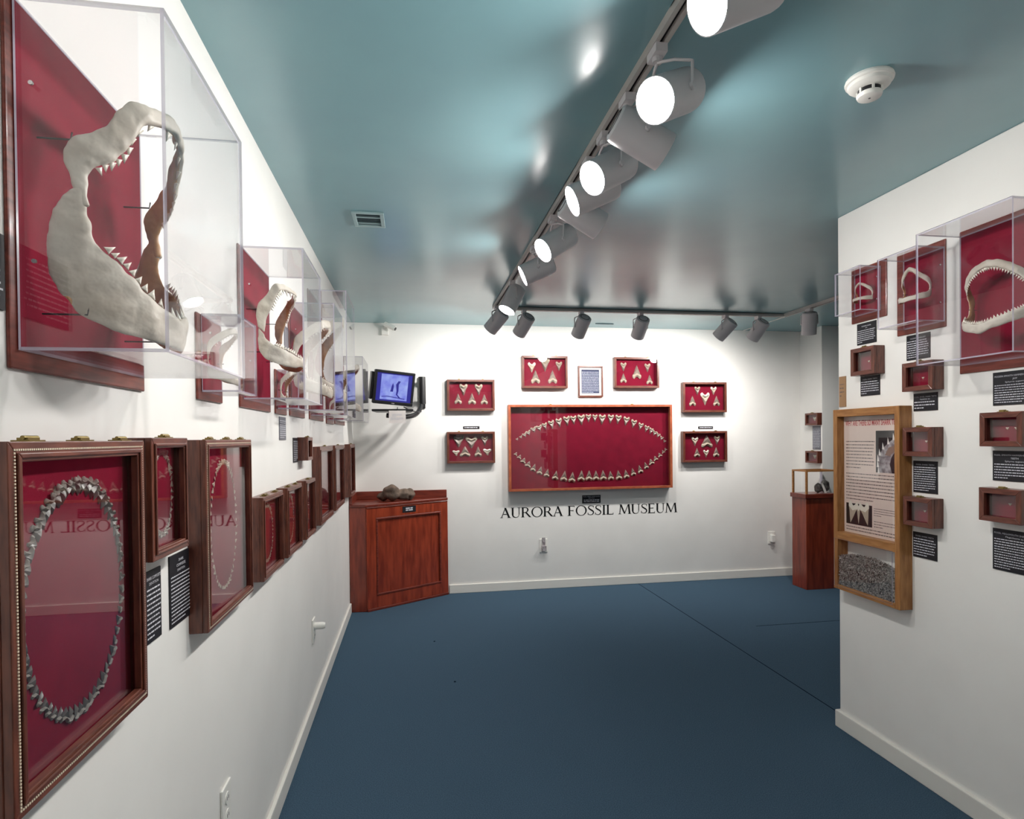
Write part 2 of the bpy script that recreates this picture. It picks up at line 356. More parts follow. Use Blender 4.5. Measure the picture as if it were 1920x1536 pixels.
# security camera high on the back wall
c0 = onB(722, 607)
r = root('security_camera', wB(c0.x, 2.36), 'small white security camera bracket near the ceiling of the back wall', 'camera')
MB().box((-.03, -.03, 0), (.03, .05, .03)).build('bracket', M['plastic'], r, bevel=.004)
MB().tube([(.0, .03, .03), (.01, .045, .05), (.02, .05, .07)], .008, 8).build('arm', M['plastic'], r, True)
MB().tube([(.0, .06, .07), (.05, .035, .085), (.09, .012, .1)], .022, 14).build('housing', M['plastic'], r, True, angle=40)
MB().tube([(.0895, .012, .0995), (.093, .010, .101)], .016, 14).build('lens', M['black'], r)

# ------------------------------------------------------------------ printing
def word_rows(mb, x0, x1, y0, y1, rows, fill=.5, seed=1, mi=0, z=.0006, ragged=True, first_indent=0):
    rd = random.Random(seed); h = (y1 - y0) / rows
    for i in range(rows):
        yc = y1 - (i + .5) * h; x = x0 + (first_indent if i == 0 else 0); end = x1 - (rd.random() * .08 * (x1 - x0) if ragged else 0)
        if i == rows - 1 and rows > 2: end = x0 + (x1 - x0) * (.25 + .5 * rd.random())
        cw = h * fill
        while x < end - cw * .5:
            wl = min(cw * rd.choice((1.2, 1.8, 2.4, 3.2, 4.2)), end - x)
            a, b = yc - h * fill * .5, yc + h * fill * .5
            mb.add([(x, a, z), (x + wl, a, z), (x + wl, b, z), (x, b, z)], [(0, 1, 2, 3)], mi); x += wl + cw * .65
def text_mesh(body, size, align='CENTER', space=1.0, bold=0):
    cu = bpy.data.curves.new('txt', 'FONT'); cu.body = body; cu.size = size; cu.align_x = align; cu.space_character = space; cu.resolution_u = 2; cu.offset = bold * size
    o = bpy.data.objects.new('txt', cu); COL.objects.link(o)
    dg = bpy.context.evaluated_depsgraph_get(); me = bpy.data.meshes.new_from_object(o.evaluated_get(dg))
    bpy.data.objects.remove(o); bpy.data.curves.remove(cu); return me
def text(body, size, x, y, m, parent, z=.0006, width=None, name='lettering', bold=0):
    me = text_mesh(body, size, bold=bold); me.materials.clear(); me.materials.append(m)
    o = inst(name, me, parent)
    sx = 1
    if width:
        xs = [v.co.x for v in me.vertices]; sx = width / max(1e-6, max(xs) - min(xs))
    o.matrix_local = Matrix.Translation((x, y, z)) @ Matrix.Diagonal((sx, 1, 1, 1))
    return o
def label_plate(mw, w, h, heads, rows, label, seed=1, base='blackm', ink='white_ink', hs=.009):
    r = root('text_label', mw, label, 'label', 'printed text labels')
    MB().box((-w / 2, -h, 0), (w / 2, 0, .003)).build('plate', M[base], r)
    y = -.012
    for i, t in enumerate(heads):
        sz = hs if i < len(heads) - 1 or len(heads) == 1 else hs * .85
        text(t, sz, 0, y - sz * .7, M[ink], r, .0036, min(w * .92, sz * .62 * len(t))); y -= sz * 1.25
    if rows:
        mb = MB(); word_rows(mb, -w * .46, w * .46, -h + .006, y, rows, .34, seed, z=.0036); mb.build('body_text', M[ink], r)
    return r

# ------------------------------------------------------------------ shadow boxes (framed cases with glass lid)
def bar(mb, a, b, c, d, z0, z1):   # mitred rail from outer a-b to inner d-c
    return mb.prism([a, b, c, d], z0, z1)
def shadow_box(name, mw, w, h, dep, border, label, cat='display case', group=None, vm='walnut', hm='walnut_h', latches=2, lsize=.03, beads=False, back='fabric', front_mat=None, tilt=0, glassy=True, step=True, bz=.008):
    """local origin: bottom centre on the wall"""
    r = root(name, mw, label, cat, group)
    x, b = w / 2, border
    O = [(-x, 0), (x, 0), (x, h), (-x, h)]; I = [(-x + b, b), (x - b, b), (x - b, h - b), (-x + b, h - b)]
    t = .009; J = [(-x + t, t), (x - t, t), (x - t, h - t), (-x + t, h - t)]
    mids = [M[hm], M[vm], M[hm], M[vm]]
    for k in range(4):
        j = (k + 1) % 4
        mb = MB()
        bar(mb, O[k], O[j], J[j], J[k], .0, dep - .012)       # box wall
        bar(mb, O[k], O[j], I[j], I[k], dep - .012, dep)      # face rail
        if step:
            s_ = b * .55; U = [(-x + s_, s_), (x - s_, s_), (x - s_, h - s_), (-x + s_, h - s_)]; V = [(-x + b * .82, b * .82), (x - b * .82, b * .82), (x - b * .82, h - b * .82), (-x + b * .82, h - b * .82)]
            bar(mb, U[k], U[j], V[j], V[k], dep, dep + .0035)
        mb.build('rail' if k % 2 == 0 else 'stile', mids[k] if front_mat is None else M[front_mat], r, bevel=.0015)
    MB().box((-x + t, t, .002), (x - t, h - t, bz)).build('backing', M[back], r)
    if glassy:
        g = MB().box((-x + b * .7, b * .7, dep - .0165), (x - b * .7, h - b * .7, dep - .0125)).build('glass_pane', M['glass'], r)
        if tilt: g.rotation_euler = (0, radians(tilt), 0)
    for k in range(latches):
        u = (-x + w * (k + .5) / latches) if latches > 1 else 0
        mb = MB(); L = lsize
        mb.box((u - L / 2, h, dep * .45), (u + L / 2, h + .0018, dep - .002)).box((u - L * .36, h + .0018, dep * .55), (u + L * .36, h + .005, dep - .006))
        mb.tube([(u - L * .45, h + .005, dep - .011), (u + L * .45, h + .005, dep - .011)], .0028, 8)
        mb.build('brass_catch', M['brass'], r)
    if beads:
        mb = MB(); q = b * .40; n = int((w - 2 * q) / .0042)
        def bd(px_, py_): mb.box((px_ - .0012, py_ - .0012, dep), (px_ + .0012, py_ + .0012, dep + .0012))
        for k in range(n + 1):
            u = -x + q + (w - 2 * q) * k / n; bd(u, q); bd(u, h - q)
        n = int((h - 2 * q) / .0042)
        for k in range(1, n): 
            u = q + (h - 2 * q) * k / n; bd(-x + q, u); bd(x - q, u)
        o = mb.build('bead_trim', M['bead'], r); o['kind'] = 'stuff'
    return r

# fossil tooth: flat crown with a two-lobed root, lying on its back; tip towards -Y, unit height 1, width about .8
def tooth_mesh(name, mats, wide=.8, notch=.16, lobe=.26, thick=.16, lean=0.0):
    w = wide / 2
    root_up = [(-w, .33), (-w * .92, .44), (-w * .62, .50), (-w * .25, .50 - notch * .75), (0, .50 - notch), (w * .25, .50 - notch * .75), (w * .62, .50), (w * .92, .44), (w, .33)]
    root_dn = [(-w * .9, .20), (-w * .72, .17), (-w * .45, .15), (-w * .2, .10), (0, .07), (w * .2, .10), (w * .45, .15), (w * .72, .17), (w * .9, .20)]
    crown_dn = [(-w * .80, .17), (-w * .62, .02), (-w * .44, -.16), (-w * .22, -.36), (lean, -.52), (w * .22 + lean * .5, -.36), (w * .44, -.16), (w * .62, .02), (w * .80, .17)]
    mb = MB()
    def sheet(A, B, hA, hB, mi):
        n = len(A); Mid = [((a[0] + b[0]) / 2, (a[1] + b[1]) / 2) for a, b in zip(A, B)]
        vs = []
        for row, hh in ((A, hA * .35), (Mid, max(hA, hB)), (B, hB * .35)):
            for i, (x, y) in enumerate(row):
                e = 1 - abs(i - (n - 1) / 2) / ((n - 1) / 2); vs.append((x, y, hh * (.35 + .65 * min(1, e * 1.6))))
        base = len(vs)
        for row in (A, B): vs += [(x, y, 0) for x, y in row]
        fs = []
        for r0 in (0, 1):
            for i in range(n - 1): fs.append((r0 * n + i, r0 * n + i + 1, (r0 + 1) * n + i + 1, (r0 + 1) * n + i))
        for i in range(n - 1):
            fs.append((base + i, base + i + 1, i + 1, i)); fs.append((base + n + i, base + n + i + 1, 2 * n + i + 1, 2 * n + i))
        fs += [(0, n, 2 * n, base + n, base), (n - 1, 2 * n - 1, 3 * n - 1, base + 2 * n - 1, base + n - 1)]
        mb.add(vs, fs, mi)
    sheet(root_up, root_dn, thick, thick * .85, 1)
    sheet(root_dn, crown_dn, thick * .8, thick * .25, 0)
    me = mb.mesh(name, mats, True); me.set_sharp_from_angle(angle=radians(50)); return me
T_N = tooth_mesh('fossil_tooth', [M['crown'], M['root']], .7)
T_W = tooth_mesh('fossil_tooth', [M['crown'], M['root']], 1.0, .2)
T_D = tooth_mesh('fossil_tooth', [M['crown'], M['root_d']], .9, .1)
T_L = tooth_mesh('fossil_tooth', [M['root'], M['tooth_w']], .78, .2)
T_S = tooth_mesh('fossil_tooth', [M['root'], M['tooth_w']], 1.25, .12, lean=.12)
T_R = tooth_mesh('fossil_tooth', [M['crown_g'], M['root_g']], .85, .2, thick=.22)
def place_tooth(me, frame, u, v, size, ang, label, group, z=.009):
    """frame: matrix of the case; the tip points to angle ang (0 = down)"""
    o = inst('fossil_tooth', me); o.matrix_world = frame @ Matrix.Translation((u, v, z)) @ Matrix.Rotation(ang, 4, 'Z') @ Matrix.Scale(size, 4)
    return tag(o, label, 'tooth', group)

# ------------------------------------------------------------------ back wall
def back_case(px, dep=.06, **k):
    a = onB(px[0], px[1], dep); b = onB(px[2], px[3], dep)
    return wB((a.x + b.x) / 2, b.z), b.x - a.x, a.z - b.z
bigm, bw, bhh = back_case((953, 759, 1261.5, 914.5), .075)
shadow_box('tooth_case', bigm, bw, bhh, .075, .022, 'very large wide red case with a jaw-shaped outline of teeth on the back wall', 'display case', vm='orange', hm='orange', latches=2, lsize=.025, step=False)
up = [(970, 824, 5), (977, 820, 6), (984, 816, 9), (991, 812, 10), (1001, 806, 11), (1011.5, 803, 12), (1022, 799.5, 14), (1034.5, 796.5, 17), (1048.5, 793, 18), (1063, 789.5, 19), (1075.5, 788, 17.5), (1090, 787.5, 21), (1103.5, 784.5, 16), (1115.5, 784.5, 15), (1129, 787, 20), (1145, 786, 18), (1159, 787, 18), (1174, 790, 18), (1188, 795, 17), (1201, 800, 15), (1212, 804.5, 14), (1220.5, 808.5, 13), (1227.5, 812.5, 10), (1234, 816.5, 9), (1240.5, 822, 8), (1246, 828, 6)]
dn = [(967.5, 851, 7), (974.5, 856.5, 9), (982, 863.5, 11), (991, 870.5, 12), (1001, 877, 15), (1013, 882.5, 16), (1026, 887, 16), (1042, 891.5, 18), (1058, 893, 20), (1073, 895, 20), (1090, 892.5, 21), (1104.5, 892, 20), (1117.5, 892, 19), (1131, 891.5, 20), (1145, 892, 18), (1160, 891, 19), (1174, 889, 17), (1187, 885, 15), (1200, 880, 16), (1211, 873, 14), (1221, 866, 12), (1229, 859.5, 10), (1237, 853, 9), (1243.5, 847, 7), (1248, 842.5, 6)]
bi = bigm.inverted()
for rowi, (lst, nm) in enumerate(((up, 'upper'), (dn, 'lower'))):
    n = len(lst)
    for k, (x, y, s) in enumerate(lst):
        p = bi @ onB(x, y, .012); m_per_px = (D - .1) / FPX * .985
        a = (k - (n - 1) / 2) / (n - 1)
        ang = -1.0 * a if rowi == 0 else pi + 1.0 * a
        if k < n // 2: lab = ORD[k] + ' tooth from the left in the ' + nm + ' row of the large jaw-shaped case'
        else: lab = ORD[n - 1 - k] + ' tooth from the right in the ' + nm + ' row of the large jaw-shaped case'
        place_tooth(T_W if s < 13 else T_N, bigm, p.x, p.y, s * 1.06 * m_per_px, ang, lab, 'teeth in the large jaw-shaped case')
SM = {
 'tc_ul': ((838, 711.5, 928, 770), 'red case with five teeth, the upper one left of the large case', 'the red case left of the large case, upper one',
    [(895, 721, 0, 0, 0)]),
}
def small(px, label, where, teeth):
    mw, w, h = back_case(px, .055); inv = mw.inverted()
    shadow_box('tooth_case', mw, w, h, .055, .020, label, 'display case', 'small red tooth cases on the back wall', latches=2, lsize=.02, step=False)
    for (x, y, s, flip, me, lab) in teeth:
        p = inv @ onB(x, y, .012)
        place_tooth(me, mw, p.x, p.y, s * D / FPX * .985, pi if flip else 0, lab + ' ' + where, 'teeth in the small red cases')
small((838, 711.5, 928, 770), 'red case with five teeth, upper one of the two left of the large case', 'in the upper left red case',
      [(869, 731, 23, 0, T_N, 'left tip-down tooth'), (897.5, 731, 22, 0, T_N, 'right tip-down tooth'), (859, 748, 20, 1, T_N, 'left tip-up tooth'), (885, 748, 22, 1, T_N, 'middle tip-up tooth'), (908, 749, 20, 1, T_N, 'right tip-up tooth')])
small((838, 810, 928.5, 868), 'red case with seven teeth, lower one of the two left of the large case', 'in the lower left red case',
      [(860, 828, 23, 0, T_D, 'dark-rooted tooth'), (884, 830, 23, 0, T_W, 'broad tip-down tooth'), (909, 827, 19, 0, T_N, 'upper right tip-down tooth'), (855, 850, 11, 0, T_S, 'small whitish tooth at left'), (872, 847, 20, 1, T_W, 'left tip-up tooth'), (896.5, 847, 20, 1, T_N, 'right tip-up tooth'), (913.5, 848, 13, 0, T_S, 'small whitish tooth at right')])
small((978.5, 667, 1065, 728), 'red case with five teeth, upper left of the framed text', 'in the red case left of the framed text',
      [(997, 689, 20, 0, T_L, 'pale-rooted tip-down tooth'), (1022, 684, 27, 0, T_N, 'middle tip-down tooth'), (1048, 687, 19, 0, T_N, 'right tip-down tooth'), (1004, 707, 26, 1, T_N, 'left large tip-up tooth'), (1036, 707, 26, 1, T_N, 'right large tip-up tooth')])
small((1152, 669.5, 1236.6, 727.5), 'red case with five teeth, upper right of the framed text', 'in the red case right of the framed text',
      [(1169, 688, 18, 0, T_N, 'left tip-down tooth'), (1214, 690, 18, 0, T_N, 'right tip-down tooth'), (1194, 698, 27, 1, T_N, 'tall central tip-up tooth'), (1169, 709, 19, 1, T_N, 'left tip-up tooth'), (1218, 712, 19, 1, T_N, 'right tip-up tooth')])
small((1281, 716.5, 1363, 773), 'red case with five teeth, upper one of the two right of the large case', 'in the upper right red case',
      [(1307.5, 733, 18, 0, T_N, 'left tip-down tooth'), (1338, 733, 17, 0, T_L, 'right tip-down tooth'), (1322, 748, 26, 0, T_L, 'large pale central tooth'), (1298.5, 752, 21, 1, T_N, 'left tip-up tooth'), (1343.5, 752, 21, 1, T_N, 'right tip-up tooth')])
small((1281, 809, 1364, 866), 'red case with six teeth, lower one of the two right of the large case', 'in the lower right red case',
      [(1303, 828, 19, 0, T_L, 'pale-rooted left tooth'), (1325.5, 828, 25, 1, T_W, 'broad central tip-up tooth'), (1344.5, 826, 19, 0, T_N, 'upper right tip-down tooth'), (1307, 849, 19, 1, T_N, 'lower left tip-up tooth'), (1324, 851, 16, 0, T_L, 'lower middle tip-down tooth'), (1343, 848, 20, 1, T_N, 'lower right tip-up tooth')])
# framed text
mw, w, h = back_case((1084, 686, 1131, 744.3), .02)
r = shadow_box('framed_text', mw, w, h, .022, .014, 'small black framed sheet of dense text above the large case', 'picture', latches=0, back='paper', step=False)
mb = MB(); x = w / 2
MB().box((-x + .034, .034, .008), (x - .034, h - .034, .0085)).build('print_ground', M['blueink'], r)
word_rows(mb, -x + .038, x - .038, .038, h - .05, 16, .34, 5, z=.009, ragged=False); mb.build('body_text', M['bluepaper'], r)
# small black strips
for (px, lab, t) in (((868.3, 799.5, 899, 804.5), 'thin black strip label between the two left tooth cases', 'FOSSIL SHARK TEETH'), ((1309, 799.7, 1336.5, 804.2), 'thin black strip label between the two right tooth cases', 'FOSSIL SHARK TEETH')):
    a = onB(px[0], px[1]); b = onB(px[2], px[3]); r = root('text_label', wB((a.x + b.x) / 2, b.z), lab, 'label', 'printed text labels')
    w, h = b.x - a.x, a.z - b.z; MB().box((-w / 2, 0, 0), (w / 2, h, .003)).build('plate', M['blackm'], r)
    mb = MB(); word_rows(mb, -w * .42, w * .42, h * .25, h * .75, 1, .55, 3, z=.0036, ragged=False); mb.build('body_text', M['white_ink'], r)
a = onB(1091.5, 929); b = onB(1126, 943); w, h = b.x - a.x, a.z - b.z
r = root('text_label', wB((a.x + b.x) / 2, a.z), 'small black label with white text directly above the wall lettering', 'label', 'printed text labels')
MB().box((-w / 2, -h, 0), (w / 2, 0, .003)).build('plate', M['blackm'], r)
text('FOSSIL GREAT WHITE SHARK', .0125, 0, -.017, M['white_ink'], r, .0036, w * .92); text('DENTITION', .011, 0, -.031, M['white_ink'], r, .0036)
mb = MB(); word_rows(mb, -w * .42, w * .42, -h + .008, -.038, 2, .5, 3, z=.0036, ragged=False); mb.build('body_text', M['white_ink'], r)

# wall lettering: drawn roman capitals, unit cap height
TK, TN, SF = .14, .062, .04
def seg_(mb, a, b, wa, wb=None):
    wb = wa if wb is None else wb
    mb.ribbon([(a[0] - wa / 2, a[1]), (b[0] - wb / 2, b[1])], [(a[0] + wa / 2, a[1]), (b[0] + wb / 2, b[1])], 0, 1)
def hbar(mb, x0, x1, y, t): mb.box((x0, y - t / 2, 0), (x1, y + t / 2, 1))
def serif(mb, x, y, w): hbar(mb, x - w / 2, x + w / 2, y + (SF / 2 if y < .5 else -SF / 2), SF)
def tri_up(mb, x, y, w, h_, sgn): mb.prism([(x, y), (x + w, y), (x + w if sgn > 0 else x, y + h_)] if h_ > 0 else [(x, y), (x + w if sgn > 0 else x, y + h_), (x + w, y)], 0, 1)
def arcpts(cx, cy, rx, ry, a0, a1, n=16): return [(cx + rx * cos(radians(a0 + (a1 - a0) * k / n)), cy + ry * sin(radians(a0 + (a1 - a0) * k / n))) for k in range(n + 1)]
def L_A(mb):
    seg_(mb, (.10, 0), (.42, 1.0), TN); seg_(mb, (.72, 0), (.40, 1.0), TK * 1.05); hbar(mb, .2, .62, .36, TN); serif(mb, .10, 0, .22); serif(mb, .72, 0, .26); return .84
def L_U(mb):
    seg_(mb, (.16, .3), (.16, 1), TK); seg_(mb, (.68, .3), (.68, 1), TN)
    o = arcpts(.40, .30, .297, .315, 180, 360); i = arcpts(.436, .30, .222, .262, 180, 360); mb.ribbon(o, i, 0, 1); serif(mb, .16, 1, .27); serif(mb, .68, 1, .24); return .84
def L_R(mb):
    seg_(mb, (.14, 0), (.14, 1), TK); serif(mb, .14, 0, .26); hbar(mb, .03, .36, 1 - TN / 2, TN); hbar(mb, .14, .36, .48, TN)
    o = arcpts(.34, .74, .27, .26, 90, -90); i = arcpts(.34, .74, .15, .22, 90, -90); mb.ribbon(o, i, 0, 1); seg_(mb, (.72, .02), (.38, .5), TK * 1.1); hbar(mb, .66, .82, SF / 2, SF); return .80
def L_O(mb):
    mb.ribbon(arcpts(.5, .5, .46, .52, 0, 360, 36)[:-1], arcpts(.5, .5, .34, .475, 0, 360, 36)[:-1], 0, 1, closed=True); return 1.0
def L_F(mb):
    seg_(mb, (.15, 0), (.15, 1), TK); serif(mb, .15, 0, .28); hbar(mb, .03, .58, 1 - TN / 2, TN); hbar(mb, .15, .48, .52, TN); mb.box((.545, .84, 0), (.58, 1, 1)); mb.box((.46, .45, 0), (.485, .59, 1)); return .64
def L_S(mb):
    cpts = [(.53, .80), (.50, .90), (.40, .965), (.28, .97), (.16, .92), (.11, .80), (.15, .68), (.28, .57), (.42, .47), (.52, .35), (.52, .20), (.44, .08), (.31, .03), (.18, .05), (.09, .13), (.06, .24)]
    wd_ = [.03, .035, .045, .05, .07, .09, .105, .12, .12, .105, .09, .07, .05, .045, .035, .03]
    A, B_ = [], []
    for k, (x, y) in enumerate(cpts):
        x0, y0 = cpts[max(0, k - 1)]; x1, y1 = cpts[min(len(cpts) - 1, k + 1)]; tx, ty = x1 - x0, y1 - y0; l = math.hypot(tx, ty); nx, ny = -ty / l, tx / l
        A.append((x + nx * wd_[k] / 2, y + ny * wd_[k] / 2)); B_.append((x - nx * wd_[k] / 2, y - ny * wd_[k] / 2))
    mb.ribbon(A, B_, 0, 1); mb.box((.515, .74, 0), (.545, .97, 1)); mb.box((.045, .03, 0), (.075, .27, 1)); return .62
def L_I(mb): seg_(mb, (.17, 0), (.17, 1), TK); serif(mb, .17, 0, .28); serif(mb, .17, 1, .28); return .36
def L_L(mb): seg_(mb, (.15, 0), (.15, 1), TK); serif(mb, .15, 1, .28); hbar(mb, .03, .62, TN / 2, TN); mb.box((.585, 0, 0), (.62, .17, 1)); return .68
def L_E(mb): L_F(mb); hbar(mb, .03, .62, TN / 2, TN); mb.box((.585, 0, 0), (.62, .17, 1)); return .68
def L_M(mb):
    seg_(mb, (.10, 0), (.18, 1), TN); seg_(mb, (.19, 1), (.52, .04), TK, TK * .8); seg_(mb, (.51, .04), (.84, 1), TN); seg_(mb, (.95, 0), (.87, 1), TK); serif(mb, .10, 0, .22); serif(mb, .95, 0, .27); hbar(mb, .09, .2, 1 - SF / 2, SF); hbar(mb, .83, .97, 1 - SF / 2, SF); return 1.06
GL = dict(A=L_A, U=L_U, R=L_R, O=L_O, F=L_F, S=L_S, I=L_I, L=L_L, E=L_E, M=L_M)
a = onB(938, 970); b = onB(1269.5, 962); total = b.x - a.x; cap = .092
r = root('wall_lettering', wB(a.x, (a.z + b.z) / 2), 'black roman capital lettering reading AURORA FOSSIL MUSEUM on the back wall', 'lettering')
gm = {}; adv = {}
for ch, fn in GL.items():
    mb = MB(); adv[ch] = fn(mb); gm[ch] = mb.mesh('letter_' + ch.lower(), [M['ink']])
msg = 'AURORA FOSSIL MUSEUM'; raw = sum(adv.get(c, .38) for c in msg); kx = total / raw; xx = 0
for c in msg:
    if c == ' ': xx += .38 * kx; continue
    inst('letter', gm[c], r, Matrix.Translation((xx, 0, 0)) @ Matrix.Diagonal((kx, cap, .0015, 1))); xx += adv[c] * kx

# wall outlets
def outlet(mw, label, plug=None):
    r = root('wall_outlet', mw, label, 'outlet', 'wall outlets')
    MB().box((-.038, -.062, 0), (.038, .062, .007)).build('cover_plate', M['plastic'], r, bevel=.003)
    for s in (-1, 1):
        p = MB().lathe([(.0165, .007), (.0165, .009), (.0, .009)], 16, mat=Matrix.Translation((0, s * .024, 0)), cap=False).build('socket', M['plastic'], r)
        mb = MB()
        for q in (-.006, .006): mb.box((q - .0012, s * .024 - .004, .009), (q + .0012, s * .024 + .005, .0094))
        mb.build('slot', M['plastic_d'], p)
    if plug == 'adapter':
        MB().box((-.02, -.04, .0095), (.02, .03, .045)).build('plug_adapter', M['plastic'], r, bevel=.004)
    if plug == 'night_light':
        MB().tube([(0, .022, .0095), (0, .022, .05), (0, .022, .062)], [.018, .018, .013], 14).build('night_light', M['plastic'], r, True, angle=40)
    if plug == 'clear':
        MB().box((-.016, -.03, .0095), (.016, .075, .012)).box((-.02, -.045, .0095), (.02, .0, .04)).build('plug', M['picgrey'], r, bevel=.003)
    return r
a = onB(1019, 1023); outlet(wB(a.x, a.z), 'white wall outlet with a clear plug under the wall lettering', 'clear')
a = onB(1446, 1008); outlet(wB(a.x, a.z), 'white wall outlet with a white adapter near the right pedestal', 'adapter')
a = onL(587, 1182); outlet(wL(a.y, a.z), 'white outlet with a plugged-in night light low on the left wall', 'night_light')
a = onL(421, 1506); outlet(wL(a.y, a.z - .01), 'white outlet low on the left wall at the bottom of the photo')

# ------------------------------------------------------------------ jaws
def catmull(P_, n):
    out = []; k = len(P_)
    for i in range(k - 1):
        p0, p1, p2, p3 = P_[max(i - 1, 0)], P_[i], P_[i + 1], P_[min(i + 2, k - 1)]
        for j in range(n):
            t = j / n; out.append(.5 * ((2 * p1) + (p2 - p0) * t + (2 * p0 - 5 * p1 + 4 * p2 - p3) * t * t + (3 * p1 - p0 - 3 * p2 + p3) * t ** 3))
    out.append(P_[-1].copy()); return out
def _jt():
    mb = MB(); prof = [(-.5, 0), (-.42, .12), (-.22, .5), (0, 1), (.22, .5), (.42, .12), (.5, 0)]
    n = len(prof); vs = [(x, y, .10 * (1 - y) + .02) for x, y in prof] + [(x, y, -.10 * (1 - y) - .02) for x, y in prof]
    vs += [(0, .05, .2), (0, .05, -.14)]
    fs = [(i, i + 1, 2 * n) for i in range(n - 1)] + [(n + i + 1, n + i, 2 * n + 1) for i in range(n - 1)] + [(i, n + i, n + i + 1, i + 1) for i in range(n - 1)] + [(0, 2 * n, 2 * n + 1, n)] + [(n - 1, 2 * n - 1, 2 * n + 1, 2 * n)]
    return mb.add(vs, fs).mesh('tooth', [M['tooth_w']], True)
JT = _jt()
JREL = bpy.data.textures.new('jaw_relief', 'CLOUDS'); JREL.noise_scale = .035; JREL.noise_depth = 2
def jaw_half_arch(name, parent, outer, inner, thick, tooth_h, n_teeth, tooth_from=.35, sep=True, mirror=None):
    """outer/inner: matching points hinge -> front of one half (local coords); mirrored over local x = 0"""
    O = catmull([Vector(p) for p in outer], 3); I = catmull([Vector(p) for p in inner], 3)
    mir = lambda v: Vector((-v.x, v.y, v.z))
    O2 = O + [mir(v) for v in O[-2::-1]]; I2 = I + [mir(v) for v in I[-2::-1]]
    n = len(O2); ring = 8; vs = []
    nrm = []
    for i in range(n):
        t = (O2[min(i + 1, n - 1)] + I2[min(i + 1, n - 1)] - O2[max(i - 1, 0)] - I2[max(i - 1, 0)])
        a = (I2[i] - O2[i]); nn = t.cross(a)
        c = (O2[i] + I2[i]) / 2; outw = Vector((c.x, 0, c.z + .001))
        if nn.length < 1e-9: nn = outw
        nn.normalize()
        if nn.dot(outw) < 0: nn = -nn
        nrm.append(nn)
    for i in range(n):
        o, q, nn = O2[i], I2[i], nrm[i]; th = thick * (.75 + .25 * sin(pi * i / (n - 1))) 
        w = [(0, 0), (.2, .8), (.55, 1.0), (.85, 1.15), (1, 0.1), (.85, -.75), (.55, -.6), (.2, -.6)]
        for s_, k in w: vs.append(o.lerp(q, s_) + nn * th * k)
    mb = MB(); fs = []; mi = []
    for i in range(n - 1):
        for k in range(ring):
            mb.f.append([i * ring + k, i * ring + (k + 1) % ring, (i + 1) * ring + (k + 1) % ring, (i + 1) * ring + k]); mb.m.append(0 if k < 4 else 1)
    mb.f += [list(range(ring))[::-1], list(range((n - 1) * ring, n * ring))]; mb.m += [0, 0]
    mb.v = [tuple(v) for v in vs]
    o = mb.build(name, [M['bone'], M['amber']], parent, True, subsurf=2)
    dm = o.modifiers.new('relief', 'DISPLACE'); dm.texture = JREL; dm.texture_coords = 'LOCAL'; dm.strength = thick * 1.5; dm.mid_level = .5
    # teeth along the inner edge
    teeth = MB()
    lo, hi = tooth_from, 1 - tooth_from
    for k in range(n_teeth):
        s_ = (lo + (hi - lo) * (k + .5) / n_teeth) * (n - 1); i = min(int(s_), n - 2); f = s_ - i
        p = I2[i].lerp(I2[i + 1], f); a = (I2[i] - O2[i]).normalized(); t = (I2[i + 1] - I2[i]); 
        if t.length < 1e-9: continue
        t.normalize(); t = (t - a * t.dot(a)).normalized(); nn = t.cross(a)
        e = 1 - abs((k + .5) / n_teeth - .5) * 1.2; sz = tooth_h * (.55 + .45 * e) * (.85 + .3 * random.random())
        a2 = (a - nrm[i] * .25).normalized()
        mw = axes(t * .8, a2, t.cross(a2), p - a2 * sz * .15) @ Matrix.Scale(sz, 4)
        if sep: inst('tooth', JT, o, mw)
        else:
            teeth.add([mw @ v.co for v in JT.vertices], [tuple(q.vertices) for q in JT.polygons])
    if not sep and teeth.v:
        x = teeth.build('tooth_row', M['tooth_w'], o); x['kind'] = 'stuff'
    return o
def plan_point(px, py, plan, z_guess):
    """the point of a curved upright sheet (plan: t -> (x, y)) seen at a pixel"""
    best = None
    for k in range(201):
        t = k / 200; x, y = plan(t); q = pxx(Vector((x, y, z_guess)))
        e = abs(q - px)
        if best is None or e < best[0]: best = (e, x, y)
    _, x, y = best
    d = ray(px, py); s_ = ((Vector((x, y, 0)) - CAM).xy.dot(d.xy)) / d.xy.dot(d.xy)
    return Vector((x, y, CAM.z + d.z * s_))
def jaw_from_outline(label, mw, plan, upper, lower, thick, th, nt, zc, pins, board_w):
    r = root('shark_jaw', mw, label, 'shark jaw', 'shark jaws'); inv = mw.inverted()
    for nm, (out, inn), tf in (('upper_jaw', upper, .2), ('lower_jaw', lower, .22)):
        O = [inv @ plan_point(x, y, plan, zc) for x, y in out]; I = [inv @ plan_point(x, y, plan, zc) for x, y in inn]
        O[-1].x = 0; I[-1].x = 0
        jaw_half_arch(nm, r, O, I, thick, th, nt, tf)
    for (x, y) in pins:
        p = inv @ plan_point(x, y, plan, zc)
        for s in (1, -1):
            q = Vector((p.x * s, p.y, p.z)); MB().tube([(q.x, q.y, .02), (q.x, q.y, q.z + .004), (q.x, q.y + .01, q.z + .006)], .0013, 6).build('mounting_wire', M['slot'], r)
    return r
